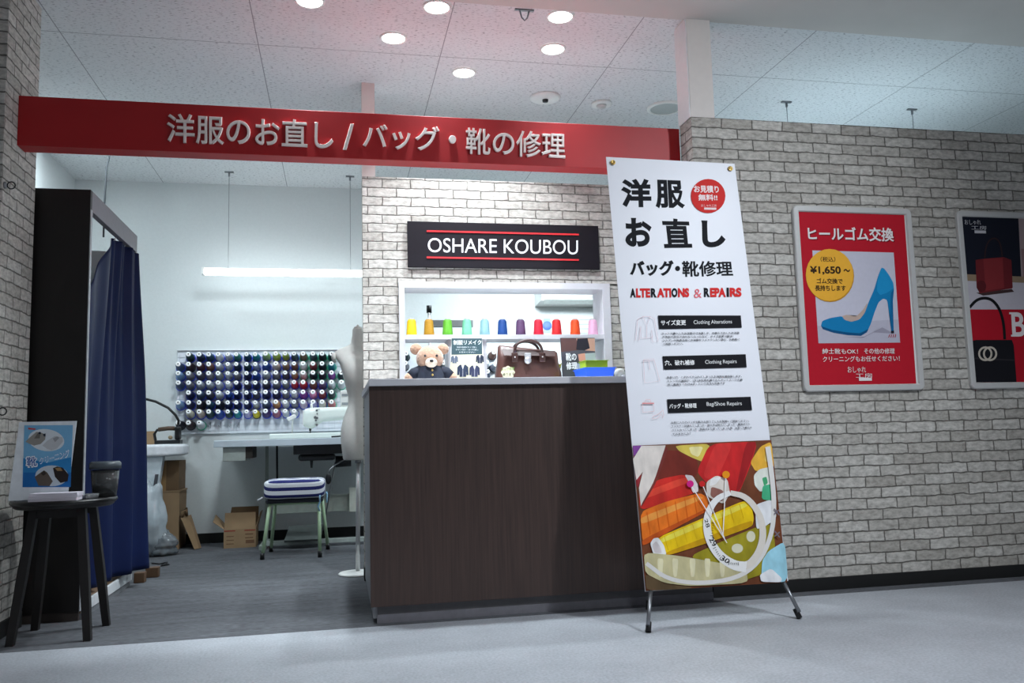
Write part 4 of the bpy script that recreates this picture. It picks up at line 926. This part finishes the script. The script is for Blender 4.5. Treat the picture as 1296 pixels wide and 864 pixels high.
obj('control_panel', MB().box((.02, 6.86, 1.066), (.17, 6.90, 1.20), .006), WHITEP, t)
for z in (1.155, 1.085): obj('panel_display', MB().box((.03, 6.856, z), (.15, 6.86, z+.018)), mat('grey_display', (150, 156, 160), .3), t)
t = thing('machine_lamp', 'tiny white gooseneck lamp at the left of the sewing machine', 'lamp', (-.36, 7.03, .8285))
obj('neck', MB().tube([(-.36, 7.03, .832), (-.36, 7.03, .94), (-.35, 6.98, 1.0), (-.345, 6.88, 1.01)], .006), WHITEP, t)
obj('head', MB().obox((-.355, 6.83, .99), (Vector((.9, 0, .43)), Vector((0, 1, 0)), Vector((-.43, 0, .9))), (.035, .02, .016), .006), WHITEP, t)
obj('base', MB().cone((-.36, 7.03, .8285), (-.36, 7.03, .838), .02, .02, 14), WHITEP, t)
m = MB(); m.tube([(-.05, 6.70, .834), (.03, 6.71, .838), (.05, 6.70, .842), (.09, 6.70, .833)], .006); tag(obj('thread_snips', m, BLACKP), 'small black thread snips lying on the sewing table', 'scissors')

# ---- stool and its striped cushion
t = thing('stool', 'pale green metal legged stool under a striped cushion', 'stool', (-.30, 6.38, 0))
LT = [(-.47, 6.25), (-.135, 6.25), (-.45, 6.53), (-.12, 6.53)]; LBm = [(-.517, 6.203), (-.126, 6.166), (-.489, 6.605), (-.077, 6.571)]
seat = obj('seat', MB().box((-.50, 6.215, .378), (-.105, 6.57, .404), .008), mat('dark_seat', (40, 42, 52), .6), t)
for (x, y), (u, v) in zip(LT, LBm):
    lg = obj('leg', MB().tube([(x, y, .39), (u, v, .02)], .0125, 12), GREEN_LEG, t)
    obj('rubber_foot', MB().cone((u, v, .0), (u, v, .045), .0155, .0145, 12), BLACKP, lg)
m = MB(); m.tube([(-.472, 6.24, .372), (-.132, 6.24, .372)], .008); m.tube([(-.452, 6.53, .372), (-.118, 6.53, .372)], .008); m.tube([(-.472, 6.24, .372), (-.452, 6.53, .372)], .008); m.tube([(-.132, 6.24, .372), (-.118, 6.53, .372)], .008)
obj('rail', m, GREEN_LEG, t)
def stripes():
    mm = bpy.data.materials.new('navy_white_stripe'); mm.use_nodes = True; nt = mm.node_tree; L = nt.links.new; b = nt.nodes['Principled BSDF']
    tc = nd(nt, 'ShaderNodeTexCoord'); sx = nd(nt, 'ShaderNodeSeparateXYZ'); L(tc.outputs['Object'], sx.inputs[0])
    # stripes run across the front and over the top: position = depth minus height
    ad = nd(nt, 'ShaderNodeMath', operation='MULTIPLY_ADD'); L(sx.outputs[1], ad.inputs[0]); ad.inputs[1].default_value = -.4; L(sx.outputs[2], ad.inputs[2])
    ml = nd(nt, 'ShaderNodeMath', operation='MULTIPLY_ADD'); L(ad.outputs[0], ml.inputs[0]); ml.inputs[1].default_value = 19; ml.inputs[2].default_value = .40
    fr = nd(nt, 'ShaderNodeMath', operation='FRACT'); L(ml.outputs[0], fr.inputs[0])
    gt = nd(nt, 'ShaderNodeMath', operation='GREATER_THAN'); L(fr.outputs[0], gt.inputs[0]); gt.inputs[1].default_value = .55
    mx = nd(nt, 'ShaderNodeMix', data_type='RGBA'); L(gt.outputs[0], mx.inputs[0]); mx.inputs[6].default_value = lin((236, 238, 244)); mx.inputs[7].default_value = lin((30, 36, 104)); L(mx.outputs[2], b.inputs['Base Color']); b.inputs['Roughness'].default_value = .85
    return mm
t = thing('cushion', 'navy and white striped cushion tied onto the stool', 'cushion', (-.30, 6.39, .436))
obj('pad', MB().pad((-.515, 6.18, .4055), (-.092, 6.585, .540), 7, 24, wob=.02), stripes(), t)
TIE = mat('pale_blue_ribbon', (150, 196, 226), .7)
obj('tie', MB().tube([(-.125, 6.172, .425), (-.128, 6.186, .40), (-.126, 6.196, .38), (-.140, 6.196, .35), (-.128, 6.192, .315)], .006, 6), TIE, t)
obj('tie', MB().tube([(-.086, 6.51, .43), (-.082, 6.505, .41), (-.084, 6.50, .38), (-.082, 6.50, .35)], .006, 6), TIE, t)
obj('tie', MB().tube([(-.518, 6.20, .425), (-.535, 6.19, .414), (-.55, 6.19, .408)], .006, 6), mat('white_ribbon', (230, 230, 236), .7), t)

# ---- dress form
MX, MY = .125, 5.36
t = thing('dress_form', 'off-white female dress form on a steel pole beside the brick partition', 'mannequin', (MX, MY, 0))
R_ = []
for z, rx, ry, dx, dy in ((.688, .090, .085, 0, 0), (.70, .096, .092, 0, 0), (.80, .108, .108, 0, .004), (.88, .108, .112, 0, .006), (.95, .094, .092, .003, .002), (1.02, .070, .068, .006, -.004), (1.08, .068, .066, .005, -.006), (1.15, .084, .080, .004, -.012), (1.22, .098, .096, .002, -.018), (1.28, .112, .088, 0, -.012), (1.325, .140, .068, 0, 0), (1.352, .150, .052, 0, .004), (1.378, .120, .046, 0, .006), (1.395, .075, .042, 0, .006), (1.41, .046, .040, 0, .006), (1.46, .036, .036, 0, .0), (1.50, .034, .034, 0, -.004), (1.508, .026, .026, 0, -.004)):
    R_.append([Vector((MX+dx+rx*math.cos(2*PI*k/40), MY+dy+ry*math.sin(2*PI*k/40), z)) for k in range(40)])
obj('torso', MB().rings(R_), mat('offwhite_jersey', (226, 224, 218), .85, var=.03, scale=50, bump=.05), t)
for s_ in (-1, 1):
    obj('shoulder_cap', MB().lathe([(.0, 0), (.030, 0), (.033, .01), (.026, .022), (0, .026)], (MX+s_*.138, MY+.003, 1.325), (s_, 0, -.1), 18), mat('offwhite_cap', (214, 212, 206), .7), t)
obj('neck_cap', MB().lathe([(.026, 0), (.024, .008), (.008, .012), (.007, .022), (0, .024)], (MX, MY-.004, 1.508), n=18), mat('offwhite_cap', (214, 212, 206), .7), t)
obj('pole', MB().cone((MX-.01, MY-.03, .016), (MX-.003, MY-.03, .69), .0135, .0125, 16), SILVER, t)
obj('pole_collar', MB().cone((MX-.003, MY-.03, .67), (MX-.003, MY-.03, .69), .02, .02, 16), STEEL, t)
obj('base_plate', MB().lathe([(0, 0), (.115, 0), (.118, .006), (.11, .013), (.03, .02), (0, .02)], (MX-.01, MY-.03, 0), n=40), WHITEP, t)

# ================================================================== HATCH: WHAT STANDS IN IT
# cone threads on the shelf
CONES = [(521, (228, 190, 10), 'yellow'), (543, (176, 130, 22), 'mustard'), (566.5, (96, 172, 44), 'lime green'), (591, (118, 196, 160), 'mint green'), (613.5, (140, 182, 190), 'pale blue'), (636, (14, 66, 134), 'blue'), (659, (90, 58, 96), 'plum purple'), (681.5, (206, 18, 50), 'crimson'), (704.5, (212, 30, 34), 'red'), (728, (226, 74, 16), 'orange'), (750.5, (222, 170, 198), 'pale pink')]
for px, c, nm in CONES:
    p = PY(px, 420, YP+.05); p.z = 1.4322
    t = thing('thread_cone', '%s thread cone standing on the white hatch shelf' % nm, 'thread spool', p, 'thread cones on the hatch shelf')
    obj('cone_core', MB().lathe([(.024, 0), (.026, .001), (.016, .106), (.009, .108), (.009, .1), (.0, .1)], p, n=20), mat('grey_core', (176, 178, 176), .5), t)
    obj('thread', MB().lathe([(.024, .003), (.031, .003), (.0325, .008), (.0305, .03), (.027, .086), (.022, .098), (.015, .1005)], p, n=28, cap=False), thread_mat(c), t)
# garment stand seen behind
m = MB(); a = PY(543, 388, 6.3); b_ = PY(600, 412, 6.3)
t = thing('garment_stand', 'grey stand with black-capped post and side bar behind the cones', 'stand', (a.x, 6.3, 0))
obj('post', MB().cone((a.x, 6.3, .02), (a.x, 6.3, 1.80), .014, .012, 12), SILVER, t); obj('post_cap', MB().cone((a.x, 6.3, 1.745), (a.x, 6.3, 1.80), .020, .020, 12), BLACKP, t)
obj('side_bar', MB().box((a.x, 6.285, 1.635), (1.01, 6.315, 1.69), .004), mat('grey_bar', (140, 142, 142), .5), t); obj('base', MB().lathe([(0, 0), (.16, 0), (.16, .012), (0, .025)], (a.x, 6.3, 0), n=28), DARKM, t)
# plush bear in a dark jacket: an ordinary teddy
bx, by = PY(544, 450, 4.965).x, 4.965
FUR = mat('brown_plush', (176, 140, 116), .95, var=.16, scale=70, bump=.6, sheen=.5); FURL = mat('cream_plush', (228, 210, 190), .95, var=.1, scale=70, bump=.5)
t = thing('teddy_bear', 'plush brown teddy bear in a dark buttoned jacket in the hatch', 'soft toy', (bx, by, 1.0885))
hz = PY(545, 453, by-.04).z
m = MB(); m.ball((bx, by, hz), (.082, .07, .078), n=28); m.ball((bx-.002, by, 1.162), (.075, .06, .07), n=20)
for s_ in (-1, 1):
    m.ball((bx+s_*.080, by+.012, hz+.058), (.036, .018, .034), n=16); m.ball((bx+s_*.128, by-.035, 1.165), (.028, .028, .028), n=14); m.ball((bx+s_*.055, by-.035, 1.116), (.045, .04, .0245), n=14)
m.ball((bx, by-.062, hz-.026), (.034, .024, .027), n=16)
bear = obj('body', m, FUR, t)
obj('muzzle', MB().ball((bx, by-.070, hz-.03), (.036, .026, .028), n=18), FURL, bear)
obj('nose', MB().ball((bx, by-.096, hz-.020), (.012, .008, .009), n=12), BLACKP, bear)
for s_ in (-1, 1): obj('eye', MB().ball((bx+s_*.034, by-.064, hz+.012), .0075, n=12), BLACKP, bear)
m = MB(); m.lathe([(.046, 1.245), (.066, 1.228), (.086, 1.19), (.096, 1.145), (.096, 1.125)], (bx, by, 0), n=28, cap=False)
for s_ in (-1, 1): m.tube([(bx+s_*.05, by-.005, 1.212), (bx+s_*.095, by-.02, 1.19), (bx+s_*.122, by-.032, 1.165)], [.030, .034, .031], 14)
jk = obj('jacket', m, mat('navy_felt', (22, 28, 44), .9, var=.15, bump=.2), t)
m = MB(); m.lathe([(.050, 1.236), (.058, 1.250), (.050, 1.256)], (bx, by, 0), n=24, cap=False); obj('collar', m, mat('navy_felt', (22, 28, 44)), jk)
for z, d in ((1.228, .066), (1.203, .081), (1.175, .091)): obj('button', MB().ball((bx+.004, by-d, z), (.007, .005, .007), n=10), BRASS, jk)
# dark green notice on uniform alterations
def leaflet(name, label, cat, quad, Y, y_lean, mtl):
    p = [PY(x, y, Y) for x, y in quad]; zb = 1.0885
    k = (p[3].z-zb)/(p[0].z-p[3].z)
    bl = Vector((p[3].x+(p[3].x-p[0].x)*k, Y-y_lean, zb)); brr = Vector((p[2].x+(p[2].x-p[1].x)*k, Y-y_lean, zb))
    tl = Vector((p[0].x, Y, p[0].z)); trr = Vector((p[1].x, Y, p[0].z)); n = (brr-bl).cross(tl-bl).normalized(); n = -n if n.y > 0 else n
    t = thing(name, label, cat, ((bl.x+brr.x)/2, Y, zb))
    o = obj('card', MB().prism([bl-n*.003, brr-n*.003, trr-n*.003, tl-n*.003], n*.003), mtl, t)
    obj('prop', MB().prism([(tl.x+.04, Y+.0, tl.z-.08), (trr.x-.04, Y+.0, tl.z-.08), (trr.x-.04, Y+.005, zb), (tl.x+.04, Y+.005, zb)], (0, .003, 0)), WHITEP, t)
    return t, o, Sheet(bl, n, brr-bl)
t, o, sh = leaflet('notice_card', 'dark green and cream notice card between the bear and the handbag', 'card', [(571.5, 427.5), (610, 427.5), (613.5, 477.5), (568.5, 478)], 5.04, .02, WHITEP)
A = (490, 340, 4.18)
sh.poly([(341, 368), (501, 368), (503, 452), (340, 455)], (66, 88, 94), A); sh.poly([(340, 455), (503, 452), (516, 576), (328, 578)], (222, 218, 188), A)
sh.text('制服リメイク', None, None, (232, 236, 236), A, bold=.02, quad=[(350, 378), (498, 376), (499, 402), (350, 403)])
for y0, s_, x0, x1 in ((411, '学校の制服のサイズ直し', 368, 474), (424, 'ボタン付け・ほつれ直し', 362, 482), (437, 'お任せください', 380, 465)): sh.text(s_, None, None, (214, 222, 224), A, bold=.01, quad=[(x0, y0), (x1, y0), (x1, y0+8), (x0, y0+8)])
def jacket(cx, cy, s_, c):
    sh.poly([(cx-s_*.5, cy-s_), (cx+s_*.5, cy-s_), (cx+s_*.9, cy-s_*.6), (cx+s_*.95, cy+s_*.7), (cx+s_*.6, cy+s_*.7), (cx+s_*.55, cy), (cx+s_*.55, cy+s_), (cx-s_*.55, cy+s_), (cx-s_*.55, cy), (cx-s_*.6, cy+s_*.7), (cx-s_*.95, cy+s_*.7), (cx-s_*.9, cy-s_*.6)], c, A)
    sh.poly([(cx-s_*.25, cy-s_), (cx+s_*.25, cy-s_), (cx, cy-s_*.2)], (226, 226, 226), A); sh.line([(cx, cy-s_*.2), (cx, cy+s_)], s_*.08, (170, 170, 176), A, 0)
jacket(356, 480, 20, (96, 106, 124)); jacket(490, 478, 22, (52, 58, 74)); jacket(400, 540, 32, (50, 58, 78)); jacket(462, 542, 30, (58, 62, 86))
sh.done('card_print', o)
# handbag
BGM = mat('brown_leather', (84, 54, 48), .38, var=.14, scale=10, bump=.12, coat=.1); BGD = mat('dark_brown_leather', (62, 38, 34), .4, var=.1, scale=12)
HY = 5.055; a = PY(629, 446, HY); b_ = PY(706, 450, HY); hx0, hx1 = a.x, b_.x; hz0 = 1.089; hzt = PY(665, 441, HY).z; hc = (hx0+hx1)/2; hw = (hx1-hx0)/2
t = thing('handbag', 'brown leather handbag with twin handles and metal clasp in the hatch', 'bag', (hc, HY, hz0))
R_ = []
for z, w, d in ((hz0, hw*1.02, .060), (hz0+.03, hw*1.08, .072), (hz0+.10, hw*1.07, .074), (hz0+.16, hw*1.0, .060), (hzt-.01, hw*.97, .040), (hzt, hw*.93, .022)):
    ring = []
    for k in range(40):
        th = 2*PI*k/40; cx, cy = math.cos(th), math.sin(th); q = (abs(cx)**4+abs(cy)**4)**.25; sag = -.020*(cx/q)*(z-hz0)/(hzt-hz0)
        ring.append(Vector((hc+w*cx/q, HY+d*cy/q, z+sag*(z > hz0+.12))))
    R_.append(ring)
body = obj('body', MB().rings(R_), BGM, t)
obj('top_flap', MB().prism([(hc-hw*.90, HY-.055, hzt-.008), (hc+hw*.84, HY-.05, hzt-.02), (hc+hw*.80, HY-.078, hzt-.055), (hc-hw*.86, HY-.078, hzt-.048)], (0, -.004, 0)), BGD, t)
hl0, hl1 = PY(649, 452, HY-.08).x, PY(684, 452, HY-.08).x
for dy, top, hh in ((-.075, PY(665, 430.5, HY-.075).z, 0), (.045, 1.392, .01)):
    pts = []; zb_ = hzt-.035
    for k in range(17):
        th = PI*k/16; pts.append((hc-.012+hh+(hl1-hl0)*.5*-math.cos(th)*(1.0), HY+dy, zb_+(top-zb_)*math.sin(th)**.75))
    h_ = obj('handle', MB().tube(pts, .0085, 10), BGD, t)
    for q in (pts[0], pts[-1]):
        obj('handle_tab', MB().box((q[0]-.020, HY+dy-.009, q[2]-.055), (q[0]+.020, HY+dy+.004, q[2]+.004), .006), BGD, h_)
        obj('rivet', MB().ball((q[0], HY+dy-.010, q[2]-.025), (.005, .003, .005), n=10), SILVER, h_)
cl = PY(668, 452, HY-.085)
g = MB(); g.box((cl.x-.020, HY-.091, cl.z-.005), (cl.x+.020, HY-.078, cl.z+.026), .004); g.lathe([(0, 0), (.022, 0), (.022, .008), (.018, .014), (0, .014)], (cl.x, HY-.078, cl.z-.018), (0, -1, 0), 20); obj('clasp', g, SILVER, t)
tg = PY(643, 471, HY-.10); th_ = []
for k in range(64):
    r_ = .040*(1+.07*math.cos(8*2*PI*k/64)); th_.append((tg.x+r_*math.cos(2*PI*k/64), HY-.10, tg.z+r_*.92*math.sin(2*PI*k/64)))
t2 = thing('price_tag', 'round scalloped cream tag leaning on the handbag front', 'tag', (tg.x, HY-.10, 1.0885))
tgo = obj('tag_disc', MB().prism(th_, (0, .004, 0)), mat('cream_card', (226, 220, 186), .7), t2)
obj('tag_prop', MB().box((tg.x-.01, HY-.096, 1.0885), (tg.x+.01, HY-.09, tg.z)), mat('cream_card', (226, 220, 186)), t2)
sh = Sheet((tg.x, HY-.10, tg.z), (0, -1, 0), (1, 0, 0))
sh.text('バッグ修理', None, None, (110, 140, 70), bold=.01, quad=[(634, 466), (651, 464), (651, 468), (634, 470)]); sh.text('承ります', None, None, (70, 80, 60), bold=.01, quad=[(636, 472), (651, 471), (651, 475), (636, 476)])
sh.done('tag_print', tgo)
# dark leaflet right of the handbag
t, o, sh = leaflet('leaflet', 'dark leaflet with white lettering standing right of the handbag', 'leaflet', [(709, 427.5), (752.5, 427.5), (753.5, 474), (711, 476)], 5.04, .02, mat('leaflet_grey', (64, 64, 72), .4))
A = (490, 340, 4.18)
sh.poly([(918, 368), (1000, 368), (1020, 432), (920, 440)], (96, 70, 68), A); sh.poly([(1000, 368), (1098, 368), (1100, 440), (1016, 432)], (190, 150, 130), A); sh.poly([(1005, 370), (1060, 368), (1072, 420), (1040, 434), (1000, 428)], (46, 44, 52), A)
sh.poly([(920, 440), (1020, 430), (1100, 436), (1103, 470), (922, 464)], (84, 84, 92), A)
sh.poly([(1010, 452), (1046, 446), (1050, 486), (1015, 490)], (206, 150, 130), A); sh.poly([(1046, 448), (1100, 444), (1104, 500), (1052, 506)], (168, 182, 182), A); sh.poly([(1000, 500), (1100, 506), (1104, 560), (1005, 560)], (150, 160, 176), A)
sh.text('靴の', None, None, (236, 238, 240), A, bold=.025, quad=[(944, 446), (1000, 444), (1002, 486), (946, 488)]); sh.text('修理', None, None, (236, 238, 240), A, bold=.025, quad=[(946, 494), (1004, 492), (1006, 532), (948, 534)])
sh.done('leaflet_print', o)
# trays and small things at the right of the counter
tx0, tx1 = PY(731, 474, 4.6).x, PY(775, 474, 4.6).x
def tray(x0, x1, y0, y1, z, h, fl, name, label, cat, m_, group):
    g = MB()
    def ring(i, zz): return [Vector((x0-i, y0-i, zz)), Vector((x1+i, y0-i, zz)), Vector((x1+i, y1+i, zz)), Vector((x0-i, y1+i, zz))]
    g.rings([ring(-.004, z+.004), ring(0, z), ring(fl, z+h), ring(fl+.006, z+h), ring(fl+.006, z+h-.003), ring(fl-.003, z+h-.003), ring(-.006, z+.004)], smooth=False, cap=True)
    return tag(obj(name, g, m_), label, cat, group)
zt = PY(750, 464.5, 4.55).z
tray(PY(743, 474, 4.6).x, PY(772, 474, 4.6).x, 4.58, 4.78, 1.089, max(.03, zt-1.089), .020, 'tray', 'bright blue plastic tray on the right end of the counter', 'tray', mat('blue_plastic', (24, 96, 232), .35, var=.03), 'things on the counter')
g0, g1 = PY(740, 460, 4.86).x, PY(766, 460, 4.86).x
tray(g0, g1, 4.83, 4.95, 1.089, PY(750, 457, 4.9).z-1.089, .004, 'bin', 'lime green plastic bin behind the blue tray', 'bin', mat('lime_plastic', (172, 206, 40), .4, var=.03), 'things on the counter')
q = PY(785, 470, 4.75)
t = thing('tape_dispenser', 'black tape dispenser beside the blue tray on the counter', 'dispenser', (q.x, 4.80, 1.089), 'things on the counter')
m = MB(); m.prism([(q.x-.05, 4.76, 1.0885), (q.x+.07, 4.76, 1.0885), (q.x+.07, 4.76, 1.18), (q.x+.04, 4.76, 1.185), (q.x+.03, 4.76, 1.16), (q.x-.03, 4.76, 1.165), (q.x-.05, 4.76, 1.14)], (0, .05, 0)); obj('body', m, BLACKP, t)
obj('tape_roll', MB().lathe([(.014, 0), (.032, 0), (.032, .02), (.014, .02)], (q.x-.005, 4.759, 1.16), (0, -1, 0), 22), mat('clear_tape', (190, 190, 184), .25), t)
m = MB(); m.ball((q.x-.02, 4.62, 1.125), (.028, .025, .022), n=16); m.box((q.x-.05, 4.60, 1.0885), (q.x+.02, 4.64, 1.10), .004); tag(obj('pincushion', m, mat('grey_fabric', (112, 112, 116), .7, var=.4, scale=60)), 'small grey pincushion at the end of the blue tray', 'pincushion', 'things on the counter')

# ---- far right of the back room, seen through the hatch
a = PY(688, 362, 7.1); b_ = PY(756, 383, 7.1)
t = thing('air_conditioner', 'white wall air conditioner seen at the upper right of the hatch', 'air conditioner', ((a.x+2.42)/2, YB, 1.93))
obj('casing', MB().prism([(a.x-.02, YB, 1.96), (a.x-.02, 7.14, 1.98), (a.x-.02, 7.10, 2.02), (a.x-.02, 7.10, 2.22), (a.x-.02, 7.13, 2.25), (a.x-.02, YB, 2.25)], (.80, 0, 0)), WHITEP, t)
obj('louvre', MB().obox((a.x+.38, 7.13, 1.972), (Vector((1, 0, 0)), Vector((0, .9, -.43)), Vector((0, .43, .9))), (.37, .035, .005)), mat('louvre_white', (214, 220, 216), .4), t)
def paper(px, py, label, cat, nm, c):
    a = PY(px[0], py[0], YB-.004); b_ = PY(px[1], py[1], YB-.004)
    return tag(obj(nm, MB().box((a.x, YB-.004, b_.z), (b_.x, YB-.0005, a.z)), mat('%s_sheet' % nm, c, .6)), label, cat)
t = thing('wall_card', 'small blue round motif card on the wall behind the crimson cone', 'card', (PY(692, 412, YB).x, YB, 1.75))
a = PY(688, 403, YB-.004); b_ = PY(697, 421, YB-.004)
cd = obj('card', MB().box((a.x, YB-.004, b_.z), (b_.x, YB, a.z)), mat('pale_teal_card', (160, 196, 200), .6), t)
obj('motif', MB().lathe([(.0, 0), (.042, 0), (.042, .001), (0, .001)], ((a.x+b_.x)/2, YB-.004, (a.z+b_.z)/2), (0, -1, 0), 24), mat('blue_motif', (110, 140, 220), .6), cd)
t = thing('wall_calendar', 'white calendar sheet on the back wall behind the orange cone', 'calendar', (PY(739, 412, YB).x, YB, 1.7))
a = PY(720, 401, YB-.004); b_ = PY(758, 424, YB-.004)
cd = obj('sheet', MB().box((a.x, YB-.004, b_.z), (b_.x, YB, a.z)), PAINT, t)
for k in range(4): obj('printed_row', MB().box((a.x+.02, YB-.005, a.z-.03-.042*k), (b_.x-.02, YB-.004, a.z-.02-.042*k)), mat('pale_print', (190, 198, 202), .6), cd)
obj('switch', MB().box((b_.x+.05, YB-.012, a.z+.05), (b_.x+.075, YB, a.z+.08)), DARKM, t) if False else None
